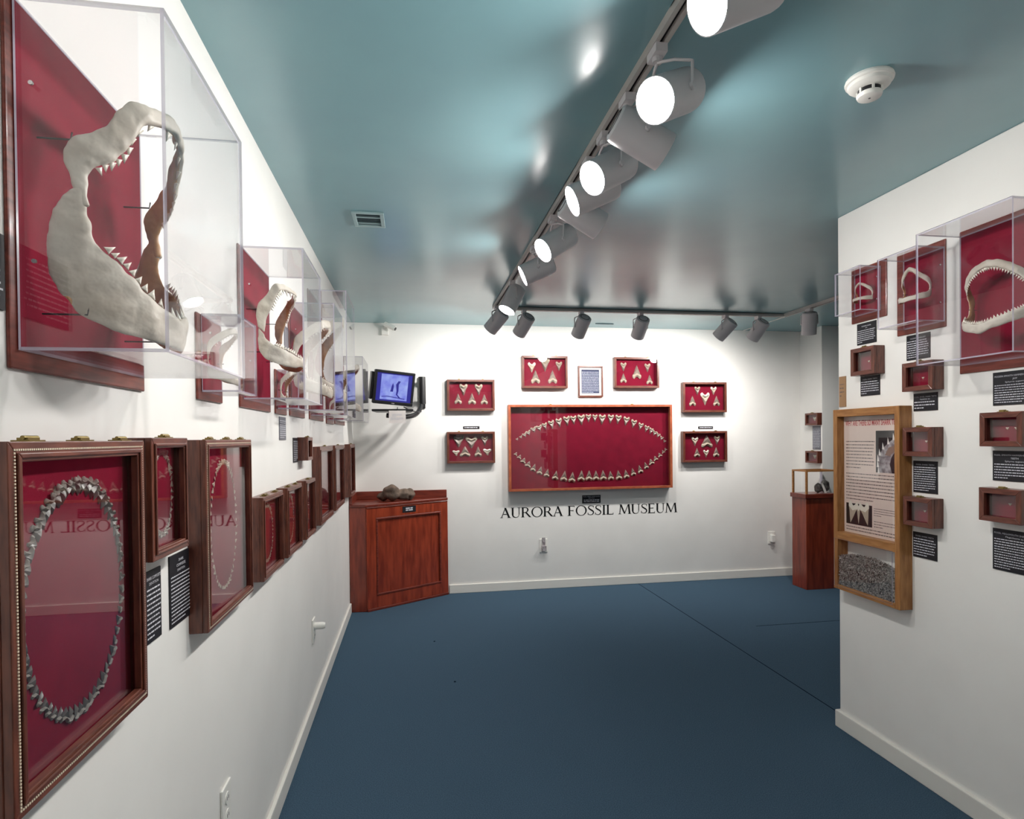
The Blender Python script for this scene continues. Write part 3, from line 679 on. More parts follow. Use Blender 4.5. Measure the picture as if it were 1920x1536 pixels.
def jaw_generic(label, mw, w, b0, arcs, thick, th, nt, sep=False):
    """arcs: for the upper and lower jaw (reach, [(arc fraction, height of tooth edge, plate width)...]) from hinge to front"""
    r = root('shark_jaw', mw, label, 'shark jaw', 'shark jaws')
    for nm, sg, (bd, st) in zip(('upper_jaw', 'lower_jaw'), (1, -1), arcs):
        N = 60; pl = [(-w * cos(pi / 2 * k / N), b0 + bd * sin(pi / 2 * k / N)) for k in range(N + 1)]
        cum = [0]
        for k in range(N): cum.append(cum[-1] + math.hypot(pl[k + 1][0] - pl[k][0], pl[k + 1][1] - pl[k][1]))
        T = cum[-1]
        def at(s_):
            if s_ < 0: return pl[0][0], max(.024, b0 + s_)
            s_ = min(s_, T); k = next(i for i in range(N) if cum[i + 1] >= s_ - 1e-9); f = (s_ - cum[k]) / max(1e-9, cum[k + 1] - cum[k])
            return pl[k][0] + (pl[k + 1][0] - pl[k][0]) * f, pl[k][1] + (pl[k + 1][1] - pl[k][1]) * f
        pts = [Vector((a * T, z)) for a, z, _ in st]; O = []; I = []; n = len(st)
        for k in range(n):
            t = (pts[min(k + 1, n - 1)] - pts[max(k - 1, 0)]).normalized(); nv = Vector((-t.y, t.x)) * sg
            if k == n - 1: nv = Vector((0, sg))
            q = pts[k] + nv * st[k][2]
            x, z = at(pts[k].x); I.append((x, pts[k].y, z)); x, z = at(q.x); O.append((x, q.y, z))
        I[-1] = (0, I[-1][1], I[-1][2]); O[-1] = (0, O[-1][1], O[-1][2])
        jaw_half_arch(nm, r, O, I, thick, th, nt, .2, sep)
    for s in (1, -1): MB().tube([(s * w, 0, .018), (s * w, 0, b0 + .004)], .0013, 6).build('mounting_wire', M['slot'], r)
    return r

# ------------------------------------------------------------------ acrylic jaw cases
def jaw_case(mw, bw_, bh_, bx0, bx1, by0, by1, d, label, group, t=.005, groove=True):
    """mw: bottom centre of the board on the wall. bx/by: acrylic box extents in local coords, d: depth"""
    r = root('acrylic_case', mw, label, 'display case', group)
    MB().box((-bw_ / 2, 0, 0), (bw_ / 2, bh_, .006)).build('board', M['board'], r, bevel=.0025)
    MB().box((bx0 + .002, by0 + .002, .006), (bx1 - .002, by1 - .002, .0075)).build('felt', M['fabric'], r)
    def panel(a, b, thin):
        mb = MB().box(a, b)
        mb.m = [0 if (thin == 2 and i in (0, 1)) or (thin == 1 and i in (2, 4)) or (thin == 0 and i in (3, 5)) else 1 for i in range(6)]
        mb.build('panel', [M['acrylic'], M['aedge']], r)
    panel((bx0, by0, d - t), (bx1, by1, d), 2)
    panel((bx0, by0, .008), (bx0 + t, by1, d - t), 0); panel((bx1 - t, by0, .008), (bx1, by1, d - t), 0)
    panel((bx0 + t, by1 - t, .008), (bx1 - t, by1, d - t), 1); panel((bx0 + t, by0, .008), (bx1 - t, by0 + t, d - t), 1)
    for s, xx in ((-1, bx0),) if 'left' in group else ((1, bx1),):
        for f in (.25, .75):
            y = by0 + (by1 - by0) * f
            MB().tube([(xx + s * .001, y, .03), (xx + s * .004, y, .03)], .003, 8).build('screw', M['steel'], r)
    return r
def left_case(y0, y1, z0, z1, by0, by1, bz0, bz1, d, label):
    k = 1.0277; y0, y1, by0, by1 = [v * k for v in (y0, y1, by0, by1)]; z0, bz0, bz1 = [CAM.z + (v - CAM.z) * k for v in (z0, bz0, bz1)]; d = CAM.x - (CAM.x - d) * k
    c = (y0 + y1) / 2; mw = wL(c, z0)
    jaw_case(mw, y1 - y0, bz1 - z0, by0 - c, by1 - c, bz0 - z0, bz1 - z0, d, label, 'acrylic jaw cases on the left wall'); return mw
left_case(.852, 1.235, 1.503, 2.01, .864, 1.228, 1.528, 1.988, .203, 'largest clear acrylic case, at the upper left, holding a big jaw on red')
left_case(1.519, 1.705, 1.508, 1.73, 1.541, 1.695, 1.527, 1.717, .11, 'small low acrylic case just beyond the largest case on the left wall')
left_case(1.872, 2.25, 1.508, 2.01, 1.897, 2.243, 1.533, 1.995, .2, 'second tall acrylic case on the left wall, holding a long narrow jaw')
left_case(2.33, 2.525, 1.508, 1.69, 2.35, 2.51, 1.526, 1.675, .1, 'small acrylic case low on the left wall behind the second tall case')
left_case(2.59, 2.93, 1.51, 2.01, 2.612, 2.912, 1.532, 1.988, .2, 'third tall acrylic case on the left wall')
left_case(3.065, 3.52, 1.512, 2.18, 3.09, 3.5, 1.53, 2.16, .2, 'tallest and narrowest-looking acrylic case far along the left wall')
left_case(3.64, 3.96, 1.505, 1.72, 3.67, 3.93, 1.525, 1.7, .12, 'small acrylic case low on the left wall before the corner')
left_case(4.02, 4.58, 1.512, 1.98, 4.05, 4.5, 1.53, 1.96, .2, 'last acrylic case on the left wall, next to the television')
# big jaw
yc = 1.038
plan = lambda t: (.026 + .125 * sin(t * pi / 2), yc - .128 * cos(t * pi / 2) - .0 * t)
jaw_from_outline('big pale jaw with serrated teeth gaping inside the largest acrylic case', wL(yc, 1.75), plan,
    ([(150, 392), (134, 342), (114, 286), (127, 262), (151, 249), (200, 230), (217, 201), (238, 190), (262, 191), (290, 202), (345, 228)],
     [(170, 388), (168, 366), (170, 346), (174, 333), (182, 320), (200, 310), (222, 302), (241, 286), (252, 258), (280, 234), (345, 262)]),
    ([(140, 352), (112, 368), (92, 398), (78, 440), (80, 490), (86, 528), (110, 568), (150, 601), (205, 626), (262, 642), (345, 657)],
     [(166, 352), (166, 372), (168, 400), (173, 428), (187, 455), (207, 475), (227, 492), (247, 514), (268, 541), (292, 566), (345, 600)]),
    .008, .0165, 20, 1.75, [(129, 262), (155, 590)], .4)
yc2 = 2.07
plan2 = lambda t: (.035 + .13 * sin(t * pi / 2), yc2 - .125 * cos(t * pi / 2))
jaw_from_outline('long narrow pale jaw with fine teeth inside the second tall acrylic case', wL(yc2, 1.75), plan2,
    ([(483, 613), (479, 585), (484, 567), (500, 551), (510, 536), (524, 530), (546, 536)], [(497, 625), (500, 606), (506, 588), (513, 571), (521, 554), (531, 545), (546, 546)]),
    ([(484, 612), (482, 640), (485, 660), (495, 674), (512, 683), (545, 690), (572, 691)], [(496, 628), (500, 636), (508, 643), (520, 649), (538, 656), (553, 665), (572, 676)]),
    .006, .016, 26, 1.75, [(486, 580), (490, 660)], .4)
def genj(label, mw, w, bd, k, thick=.006, th=.012, nt=24, sep=False, b0=.035):
    U = [(-.0, -.012, .03), (.03, .03, .045), (.14, .075, .05), (.36, .115, .045), (.65, .15, .042), (1, .165, .04)]
    L_ = [(-.0, .012, .035), (.02, -.025, .06), (.16, -.055, .065), (.40, -.075, .055), (.7, -.095, .048), (1, -.105, .045)]
    return jaw_generic(label, mw, w, b0, ((bd, [(a, z * k, q * k) for a, z, q in U]), (bd * 1.05, [(a, z * k, q * k) for a, z, q in L_])), thick, th, nt, sep)
genj('pale jaw inside the third tall acrylic case on the left wall', wL(2.76, 1.74), .11, .125, 1.0)
genj('pale jaw inside the tallest acrylic case far along the left wall', wL(3.29, 1.80), .14, .125, 1.3)
genj('pale jaw inside the last acrylic case near the television', wL(4.27, 1.74), .13, .12, .95)
genj('small pale jaw inside the small low case beyond the largest case', wL(1.62, 1.61), .05, .05, .42, .004, .006, 18, b0=.03)
genj('small crumbly pale jaw low on the left wall behind the second tall case', wL(2.43, 1.60), .045, .04, .40, .005, .006, 14, b0=.03)
genj('small jaw inside the low case before the corner of the left wall', wL(3.80, 1.60), .07, .05, .38, .004, .006, 14, b0=.03)

# ------------------------------------------------------------------ left wall frames
FD = .043
def lframe(x0, y0_, x1, y1_, z0, z1, label, border, latches, lsize, beads=False, tilt=0, **k):
    k_ = (CAM.x - FD) / (CAM.x - .08); z0, z1 = CAM.z + (z0 - CAM.z) * k_, CAM.z + (z1 - CAM.z) * k_     # heights were read at 8 cm from the wall
    a = onL(x0, y0_, FD).y; b = onL(x1, y1_, FD).y; mw = wL((a + b) / 2, z0)
    shadow_box('tooth_display_case', mw, b - a, z1 - z0, FD, border, label, 'display case', 'framed tooth rings on the left wall', latches=latches, lsize=lsize, beads=beads, tilt=tilt, bz=.018, **k)
    return mw, b - a, z1 - z0
fl = {}
fl[1] = lframe(18, 1000, 273, 1000, .978, 1.409, 'largest deep wooden frame at the lower left with a ring of grey teeth', .026, 3, .034, True)
fl[2] = lframe(285, 900, 353, 900, 1.198, 1.414, 'small wooden frame between the two tall frames on the left wall', .020, 1, .034)
fl[3] = lframe(387, 950, 473, 950, .988, 1.410, 'second tall wooden frame on the left wall, mirroring white wall lettering', .022, 3, .03, True, tilt=-1.9)
fl[4] = lframe(494, 1000, 532, 1000, .983, 1.236, 'first of the three low wooden frames in the middle of the left wall', .020, 2, .04)
fl[5] = lframe(540, 980, 567, 980, .985, 1.236, 'second of the three low wooden frames in the middle of the left wall', .020, 2, .04)
fl[6] = lframe(574.5, 950, 592, 950, .988, 1.236, 'third of the three low wooden frames in the middle of the left wall', .020, 1, .04)
fl[7] = lframe(601, 910, 625, 910, .992, 1.374, 'taller wooden frame far along the left wall, first of the last three', .03, 1, .04)
fl[8] = lframe(629, 900, 646, 900, .996, 1.374, 'taller wooden frame far along the left wall, second of the last three', .03, 1, .04)
fl[9] = lframe(657, 890, 666, 890, .996, 1.374, 'wooden frame at the far end of the left wall above the corner cabinet', .03, 1, .04)
def ring_teeth(mw, w, h, cx, cy, rx, ry, n, size, label, joined=None, top_big=1.35):
    mb = MB(); rd = random.Random(int(w * 1e4))
    for k in range(n):
        a = 2 * pi * k / n
        # even spacing on an ellipse is close enough for a tooth chain
        u = cx + rx * sin(a); v = cy + ry * cos(a); sz = size * (1 + (top_big - 1) * max(0, cos(a))) * (.85 + .3 * rd.random()) * (.72 + .28 * abs(cos(a)))
        ang = (-a * .55 if a < pi else (2 * pi - a) * .55) if cos(a) > 0 else pi + ((pi - a) * .55)
        ang += rd.uniform(-.3, .3)
        m4 = Matrix.Translation((u, v, .0185)) @ Matrix.Rotation(ang, 4, 'Z') @ Matrix.Rotation(rd.uniform(-.35, .35), 4, 'Y') @ Matrix.Scale(sz, 4)
        if joined is None:
            o = inst('fossil_tooth', T_R); o.matrix_world = mw @ m4; tag(o, label % (('%d%s' % (k, 'th' if 10 < k % 100 < 14 else {1: 'st', 2: 'nd', 3: 'rd'}.get(k % 10, 'th'))) + ' grey fossil tooth clockwise from the top' if k else 'topmost grey fossil tooth'), 'tooth', 'teeth of the ring in the largest left frame')
        else: mb.add([m4 @ v_.co for v_ in T_S.vertices], [tuple(q.vertices) for q in T_S.polygons])
    if joined:
        o = mb.build('tooth_ring', M[joined]); o.matrix_world = mw; tag(o, label, 'tooth ring', 'joined tooth rings in the left wall frames')
mw, w, h = fl[1]; ring_teeth(mw, w, h, .010, h * .49, w * .362, h * .365, 60, .0225, '%s in the ring of the largest left frame')
mw, w, h = fl[2]; ring_teeth(mw, w, h, .016, h * .52, w * .27, h * .36, 40, .0135, 'tight oval ring of small speckled teeth in the small frame between the tall frames', 'crown')
mw, w, h = fl[3]; ring_teeth(mw, w, h, .012, h * .5, w * .27, h * .37, 52, .0125, 'thin oval ring of tiny teeth in the second tall frame', 'root')
for k, nm in ((4, 'first'), (5, 'second'), (6, 'third')):
    mw, w, h = fl[k]; ring_teeth(mw, w, h, 0, h * .5, w * .28, h * .35, 44, .012, 'faint oval ring of tiny teeth in the %s low frame of the left wall' % nm, 'root')
# small deep box above the low frames
c = onL(557, 840).y; mwI = wL(c + .065, 1.313)
shadow_box('tooth_display_case', mwI, .13, .107, .048, .016, 'tiny wooden box high on the left wall above the low frames', 'display case', latches=1, lsize=.02, step=False)
# left wall labels
def llab(x0, y0, x1, y1, heads, rows, label, seed, base='blackm', hs=.009):
    a = onL(x0, y0); b = onL(x1, y1); label_plate(wL((a.y + b.y) / 2, a.z), abs(b.y - a.y), a.z - b.z, heads, rows, label, seed, base, hs=hs)
llab(270, 1075, 300.5, 1190, ['SHARK COMPOSITE', 'DENTITION'], 11, 'black text label beside the largest lower frame, lower of two', 3)
llab(315, 1045, 357, 1150, ['SHARK', 'COMPOSITE', 'DENTITION'], 13, 'black text label under the small frame, left of the second tall frame', 4)
label_plate(wL(.816, 1.678), .112, .098, [], 10, 'black text label at the extreme left edge beside the largest case', 6)
llab(532, 610, 545, 664, [], 16, 'bluish grey text label on the left wall seen through the second tall case', 8, 'greym')
llab(522.5, 781, 535, 825, [], 9, 'grey striped text label hanging alone on the left wall', 9, 'greym')
llab(548.5, 821, 558, 866, [], 11, 'narrow dark text label beside the tiny wooden box', 10)

# ------------------------------------------------------------------ partition: jaw cases, boxes, labels, poster
def right_case(y0, y1, z0, z1, by0, by1, bz0, bz1, d, label):
    y1 = y1 * 1.003
    c = (y0 + y1) / 2; mw = wR(c, z0)
    jaw_case(mw, y1 - y0, z1 - z0, c - by1, c - by0, bz0 - z0, bz1 - z0, d, label, 'acrylic jaw cases on the partition'); return mw
right_case(1.50, 1.893, 1.626, 2.15, 1.542, 1.895, 1.655, 2.132, .194, 'largest acrylic case on the right wall, cut by the photo edge')
right_case(1.957, 2.18, 1.814, 2.148, 1.958, 2.151, 1.834, 2.118, .13, 'middle acrylic case on the right wall with a pointed jaw')
right_case(2.242, 2.44, 1.914, 2.158, 2.271, 2.425, 1.943, 2.135, .11, 'smallest acrylic case on the right wall, nearest the partition end')
# rounded jaw
jaw_generic('rounded white jaw with many small teeth inside the largest case on the right wall', wR(1.712, 1.845), .106, .05, (
    (.05, [(0, -.006, .022), (.02, .02, .032), (.13, .05, .03), (.36, .08, .028), (.66, .106, .028), (1, .118, .03)]),
    (.078, [(0, .006, .025), (.01, -.015, .04), (.12, -.03, .04), (.38, -.045, .036), (.7, -.06, .034), (1, -.07, .036)])), .0065, .0125, 30, True)
jaw_generic('thin pointed white jaw inside the middle case on the right wall', wR(2.06, 1.972), .06, .035, (
    (.03, [(0, -.004, .012), (.02, .012, .026), (.2, .028, .020), (.5, .048, .019), (.8, .070, .017), (1, .080, .016)]),
    (.055, [(0, .004, .014), (.02, -.008, .030), (.2, -.016, .026), (.5, -.022, .022), (.8, -.026, .019), (1, -.030, .018)])), .004, .004, 24)
jaw_generic('tiny white jaw inside the smallest case on the right wall', wR(2.34, 2.018), .044, .03, (
    (.025, [(0, -.003, .009), (.02, .01, .016), (.2, .022, .014), (.5, .036, .012), (.8, .047, .011), (1, .052, .010)]),
    (.04, [(0, .003, .010), (.02, -.003, .022), (.2, -.004, .020), (.5, -.006, .016), (.8, -.008, .013), (1, -.009, .013)])), .0032, .003, 16)
# small wooden boxes
RB = [((2.258, 2.398), (1.669, 1.79), 'small wooden box on the right wall under the smallest jaw case'),
      ((1.969, 2.112), (1.576, 1.69), 'small wooden box on the right wall under the middle jaw case'),
      ((1.972, 2.110), (1.317, 1.432), 'small wooden box beside the oak poster frame, upper one'),
      ((1.973, 2.109), (1.040, 1.155), 'small wooden box beside the oak poster frame, lower one'),
      ((1.631, 1.779), (1.360, 1.477), 'small wooden box at the right edge, upper one'),
      ((1.634, 1.782), (1.102, 1.217), 'small wooden box at the right edge, lower one')]
for i, ((y0, y1), (z0, z1), lab) in enumerate(RB):
    mw = wR((y0 + y1) / 2, z0); w, h = y1 - y0, z1 - z0
    shadow_box('specimen_box', mw, w, h, .053, .019, lab, 'display case', 'small wooden boxes on the partition', latches=1, lsize=.024, step=False)
    tp = [[(-.01, .5), (.018, .48)], [(-.015, .45), (.02, .45)], [(0, .5)], [(-.008, .5), (.012, .5)], [(-.012, .52), (.018, .52)], [(0, .52)]][i]
    for j, (u, v) in enumerate(tp):
        place_tooth(T_S, mw, u, h * v, .009, 0, ('' if len(tp) == 1 else ('left ' if j == 0 else 'right ')) + 'tiny tooth in the ' + lab.replace('on the right wall ', ''), 'tiny teeth in the small wooden boxes')
def rlab(x0, y0, x1, y1, heads, rows, label, seed, hs=.0075, wide=None):
    a = onR(x0, y0); b = onR(x1, y1); w = wide or abs(a.y - b.y)
    label_plate(wR(a.y - w / 2, a.z), w, a.z - b.z, heads, rows, label, seed, hs=hs)
rlab(1608, 609, 1644, 641, ['MODERN SHARK', 'JAW'], 7, 'black text label under the smallest jaw case on the right wall', 21)
rlab(1700.8, 631, 1745, 670, ['MODERN SHARK JAW'], 8, 'black text label under the middle jaw case on the right wall', 22)
rlab(1614.5, 707, 1650.7, 740, ['FOSSIL SHARK TEETH'], 6, 'black text label under the box below the smallest jaw case', 23)
rlab(1714, 739, 1759, 769, ['FOSSIL ANGEL SHARK TEETH', 'Squatina sp.'], 3, 'black text label under the box below the middle jaw case', 24)
rlab(1713.5, 863.7, 1759, 927, ['FOSSIL SHARK TEETH'], 11, 'tall black text label between the two boxes beside the poster', 25)
rlab(1713, 996, 1758, 1053, ['FOSSIL SHARK TEETH'], 7, 'black text label under the lower box beside the poster', 26)
rlab(1863, 699.6, 1863, 761, ['MODERN SMOOTH HAMMERHEAD SHARK', 'JAW', 'Sphyrna zygaena'], 8, 'black text label under the largest jaw case on the right wall', 27, .0085, .155)
rlab(1862.6, 845, 1862.6, 900.5, ['FOSSIL SMOOTH HAMMERHEAD SHARK', 'TEETH', 'Sphyrna zygaena'], 6, 'black text label between the two boxes at the right edge', 28, .0085, .155)
rlab(1862.6, 989.4, 1862.6, 1066, ['FOSSIL MEGAMOUTH SHARK TEETH', 'Megachasma sp.'], 12, 'tall black text label at the right edge under the lowest box', 29, .0085, .155)
a = onR(1574.5, 707); b = onR(1587, 762.5)
r = root('tan_plaque', wR((a.y + b.y) / 2, b.z), 'narrow tan plaque at the partition edge above the oak poster frame', 'plaque')
w, h = abs(a.y - b.y), a.z - b.z; MB().box((-w / 2, 0, 0), (w / 2, h, .004)).build('plate', M['tan'], r)
mb = MB(); word_rows(mb, -w * .35, w * .35, h * .3, h * .8, 4, .25, 2, z=.0046); mb.build('body_text', M['greyink'], r)
# oak framed poster with a gravel window
PD = .06; y0, y1, z0, z1 = 2.118, 2.503, .685, 1.522
w, h = y1 - y0, z1 - z0; mw = wR((y0 + y1) / 2, z0)
r = root('poster_frame', mw, 'tall oak framed poster about shark teeth with a window of gravel below', 'poster')
x = w / 2; bt_ = .026; zr0, zr1 = .918 - z0, .955 - z0
for s in (-1, 1): MB().box((s * x - (bt_ if s > 0 else 0), 0, 0), (s * x + (bt_ if s < 0 else 0), h, PD)).build('stile', M['oak'], r, bevel=.002)
MB().box((-x + bt_, h - .034, 0), (x - bt_, h, PD)).build('rail', M['oak_h'], r, bevel=.002)
MB().box((-x + bt_, 0, 0), (x - bt_, .022, PD)).build('rail', M['oak_h'], r, bevel=.002)
MB().box((-x + bt_, zr0, 0), (x - bt_, zr1, PD)).build('rail', M['oak_h'], r, bevel=.002)
MB().box((-x + bt_, .022, 0), (x - bt_, h - .034, .006)).build('back_panel', M['wall'], r)
pg = MB().box((-x + bt_, zr1, .02), (x - bt_, h - .034, .023)).build('poster_sheet', M['pinkpaper'], r)
zf = .0235; PX0, PX1, PY0, PY1 = -x + bt_, x - bt_, zr1, h - .034; pw, ph = PX1 - PX0, PY1 - PY0
text('WHY ARE THERE SO MANY SHARK TEETH?', .034, PX0 + pw * .52, PY1 - .042, M['redink'], pg, zf, pw * .97, bold=.02)
mb = MB(); word_rows(mb, PX0 + pw * .04, PX0 + pw * .56, PY1 - ph * .45, PY1 - ph * .20, 9, .26, 31, z=zf)
word_rows(mb, PX0 + pw * .04, PX0 + pw * .97, PY1 - ph * .72, PY1 - ph * .475, 9, .26, 32, z=zf)
word_rows(mb, PX0 + pw * .54, PX0 + pw * .97, PY1 - ph * .83, PY1 - ph * .755, 4, .26, 33, z=zf); word_rows(mb, PX0 + pw * .54, PX0 + pw * .97, PY1 - ph * .925, PY1 - ph * .86, 3, .26, 34, z=zf)
word_rows(mb, PX0 + pw * .04, PX0 + pw * .97, PY1 - ph * .985, PY1 - ph * .935, 2, .3, 35, z=zf); mb.build('body_text', M['greyink'], pg)
# jaw photograph on the poster
q0, q1, q2, q3 = PX0 + pw * .58, PX1, PY1 - ph * .465, PY1 - ph * .125
pic = MB().box((q0, q2, .023), (q1, q3, .0236)).build('printed_photo', M['picblack'], pg)
A = [(q0 + (q1 - q0) * u, q2 + (q3 - q2) * v) for u, v in ((.10, .0), (.06, .2), (.10, .38), (.28, .58), (.55, .74), (.82, .86), (1, .98))]
B_ = [(q0 + (q1 - q0) * u, q2 + (q3 - q2) * v) for u, v in ((.62, .0), (.55, .2), (.60, .36), (.72, .48), (.86, .6), (.95, .68), (1, .74))]
MB().ribbon(A, B_, .0237, .0239).build('printed_jaw', M['picgrey'], pic)
mb = MB()
for k in range(9):
    t = k / 8; i = min(int(t * 5.99), 5); f = t * 6 - i; f = min(f, 1)
    ax = A[i][0] + (A[min(i + 1, 6)][0] - A[i][0]) * f; ay = A[i][1] + (A[min(i + 1, 6)][1] - A[i][1]) * f
    mb.prism([(ax - .004, ay - .004), (ax + .009, ay - .004), (ax - .001, ay + .026)], .0239, .0241)
mb.build('printed_teeth', M['paper'], pic)
MB().prism([(q0 + (q1 - q0) * u, q2 + (q3 - q2) * v) for u, v in ((.36, .42), (.55, .40), (.8, .56), (.78, .66), (.5, .60))], .0239, .024).build('printed_shade', M['picbrown'], pic)
q0, q1, q2, q3 = PX0 + pw * .04, PX0 + pw * .51, PY1 - ph * .925, PY1 - ph * .745
pic = MB().box((q0, q2, .023), (q1, q3, .0236)).build('printed_photo', M['picblack'], pg)
for (cx_, sc_, rot) in ((.24, 1, -.22), (.49, .45, 0), (.76, 1, .25)):
    me = T_L; o = inst('printed_tooth', me, pic)
    o.matrix_local = Matrix.Translation((q0 + (q1 - q0) * cx_, (q2 + q3) / 2 + .008, .0237)) @ Matrix.Rotation(rot, 4, 'Z') @ Matrix.Diagonal((.075 * sc_, .1, .004, 1))
MB().box((-x + bt_ * .6, zr1 - .004, .026), (x - bt_ * .6, h - .03, .029)).build('poster_glass', M['glass'], r)
# gravel window
mbp = MB().box((-x + .006, .014, PD - .002), (x - bt_ - .012, zr0 + .004, PD + .003)); mbp.m = [0, 0, 1, 1, 1, 1]
mbp.build('window_panel', [M['acrylic'], M['aedge']], r)
mb = MB(); rd = random.Random(3); gx0, gx1 = -x + bt_, x - bt_
def gtop(u): return .022 + .135 + .018 * sin((u - gx0) / (gx1 - gx0) * pi * 1.1) - .02 * max(0, (u - gx0) / (gx1 - gx0) - .6)
mb.add([(gx0, .022, .012), (gx1, .022, .012), (gx1, .022, PD - .009), (gx0, .022, PD - .009), (gx0, gtop(gx0), .012), (gx1, gtop(gx1), .012), (gx1, gtop(gx1) - .006, PD - .009), (gx0, gtop(gx0) - .006, PD - .009)], [(0, 1, 5, 4), (3, 2, 6, 7), (4, 5, 6, 7), (0, 3, 7, 4), (1, 2, 6, 5), (0, 1, 2, 3)], 0)
for k in range(5200):
    u = rd.uniform(gx0 + .002, gx1 - .002); front = rd.random() < .82; T = gtop(u)
    y = rd.uniform(.023, T) if front else T + rd.uniform(-.004, .003); z = PD - .008 + rd.uniform(-.001, .0025) if front else rd.uniform(.014, PD - .009)
    s_ = rd.uniform(.0025, .0052); vs = [Vector((rd.uniform(-1, 1), rd.uniform(-1, 1), rd.uniform(-1, 1))).normalized() * s_ for _ in range(4)]
    mb.add([(u + v.x, y + v.y, z + v.z) for v in vs], [(0, 1, 2), (0, 2, 3), (0, 3, 1), (1, 3, 2)], rd.choice((0, 0, 1, 2, 2)))
o = mb.build('gravel', [M['gravel'], M['rock2'], M['root_g']], r); o['kind'] = 'stuff'

# ------------------------------------------------------------------ far right wall boxes and label
for (zc0, zc1, lab) in ((1.499, 1.615, 'tiny wooden specimen box on the far right wall, upper one'), (1.135, 1.25, 'tiny wooden specimen box on the far right wall, lower one')):
    mw = wX(5.15, zc0); shadow_box('specimen_box', mw, .18, zc1 - zc0, .05, .018, lab, 'display case', 'boxes on the far right wall', latches=1, lsize=.03, step=False)
    place_tooth(T_S, mw, 0, (zc1 - zc0) * .5, .04, 0, 'pale tooth in the ' + lab.replace('specimen ', ''), 'teeth on the far right wall')
label_plate(wX(5.135, 1.49), .115, .225, [], 16, 'grey text label between the two tiny boxes on the far right wall', 41, 'greym')

# ------------------------------------------------------------------ corner cabinet with a fossil bone
CT = .875
r = root('corner_cabinet', Matrix.Translation((.3, 5.25, 0)), 'reddish mahogany corner cabinet with a panelled diagonal front', 'cabinet')
g = Vector((-.3, -5.25))
pts = [(.003, D - .003), (.003, 4.955), (.135, 4.945), (.815, 5.372), (.815, D - .003)]
loc = lambda P_: [(x + g.x, y + g.y) for x, y in P_]
MB().prism(loc(pts), 0, CT - .022).build('body', M['mahogany_v'], r, bevel=.003)
top_pts = [(.003, D - .003), (.003, 4.948), (.134, 4.936), (.824, 5.369), (.824, D - .003)]
MB().prism(loc(top_pts), CT - .022, CT).build('top', M['cherry'], r, bevel=.004)
MB().box((.003 + g.x, D - .028 + g.y, CT), (.815 + g.x, D - .003 + g.y, .947)).build('back_rim', M['cherry'], r, bevel=.003)
MB().box((.003 + g.x, 4.96 + g.y, CT), (.026 + g.x, D - .028 + g.y, .947)).build('side_rim', M['cherry'], r, bevel=.003)
a = Vector((.135, 4.945, 0)); b = Vector((.815, 5.372, 0)); d = (b - a).normalized(); n = Vector((d.y, -d.x, 0)); FLn = (b - a).length
fm = axes(d, (0, 0, 1), n, a + Vector((g.x, g.y, 0)))
def onfront(mb, name, m, bv=.002): o = mb.build(name, m, r, bevel=bv); o.matrix_local = fm; return o
onfront(MB().box((0, .02, 0), (.085, CT - .03, .012)), 'stile', M['mahogany']); onfront(MB().box((FLn - .075, .02, 0), (FLn, CT - .03, .012)), 'stile', M['mahogany'])
onfront(MB().box((.085, CT - .115, 0), (FLn - .075, CT - .03, .012)), 'rail', M['mahogany']); onfront(MB().box((.085, .02, 0), (FLn - .075, .12, .012)), 'rail', M['mahogany'])
mx0, mx1, my0, my1 = .085, FLn - .075, .12, CT - .115; t = .016
onfront(MB().box((mx0, my0, 0), (mx1, my0 + t, .017)).box((mx0, my1 - t, 0), (mx1, my1, .017)).box((mx0, my0 + t, 0), (mx0 + t, my1 - t, .017)).box((mx1 - t, my0 + t, 0), (mx1, my1 - t, .017)), 'panel_moulding', M['cherry'], .004)
onfront(MB().box((0, .0, 0), (FLn, .02, .02)), 'base_moulding', M['cherry'], .004)
onfront(MB().box((0, CT - .032, 0), (FLn, CT - .024, .018)), 'top_moulding', M['cherry'], .003)
a4 = Matrix.Translation((.3, 5.25, 0)) @ fm @ Matrix.Translation((FLn * .50, CT - .068, .012))
rr = root('text_label', a4, 'small black label on the front rail of the corner cabinet', 'label', 'printed text labels')
MB().box((-.065, -.026, 0), (.065, .026, .003)).build('plate', M['blackm'], rr)
mb = MB(); word_rows(mb, -.035, .035, -.016, .016, 2, .6, 5, z=.0036, ragged=False); mb.build('body_text', M['white_ink'], rr)
# fossil bone: rounded head with a short thick shaft
mb = MB(); 
def blob(c, rad, sc_=(1, 1, 1), seed=0):
    bm = bmesh.new(); bmesh.ops.create_icosphere(bm, subdivisions=4, radius=1); rd = random.Random(seed); ph = [rd.uniform(0, 6) for _ in range(6)]
    for v in bm.verts:
        k = 1 + .06 * sin(5 * v.co.x + ph[0]) + .05 * sin(6 * v.co.y + ph[1]) + .05 * sin(7 * v.co.z + ph[2])
        v.co = Vector(c) + Vector((v.co.x * sc_[0], v.co.y * sc_[1], v.co.z * sc_[2])) * rad * k
    n0 = len(mb.v); bm.verts.ensure_lookup_table(); mb.add([v.co for v in bm.verts], [[q.index for q in f.verts] for f in bm.faces]); bm.free()
blob((0, 0, .062), .062, (1.05, 1, 1.02), 1); blob((.09, .01, .045), .05, (1.3, .9, .85), 2); blob((.14, .015, .045), .047, (.9, 1, .9), 3); blob((-.06, .03, .035), .035, (1.3, 1, .9), 4)
pb = hit(735, 930, 2, CT)
o = mb.build('fossil_bone', M['rock']); o.location = (.335, 5.185, CT + .001); o.rotation_euler = (0, 0, .2); o.scale = (1.12, 1.12, 1.15)
m_ = o.modifiers.new('remesh', 'REMESH'); m_.mode = 'VOXEL'; m_.voxel_size = .007; m_.use_smooth_shade = True
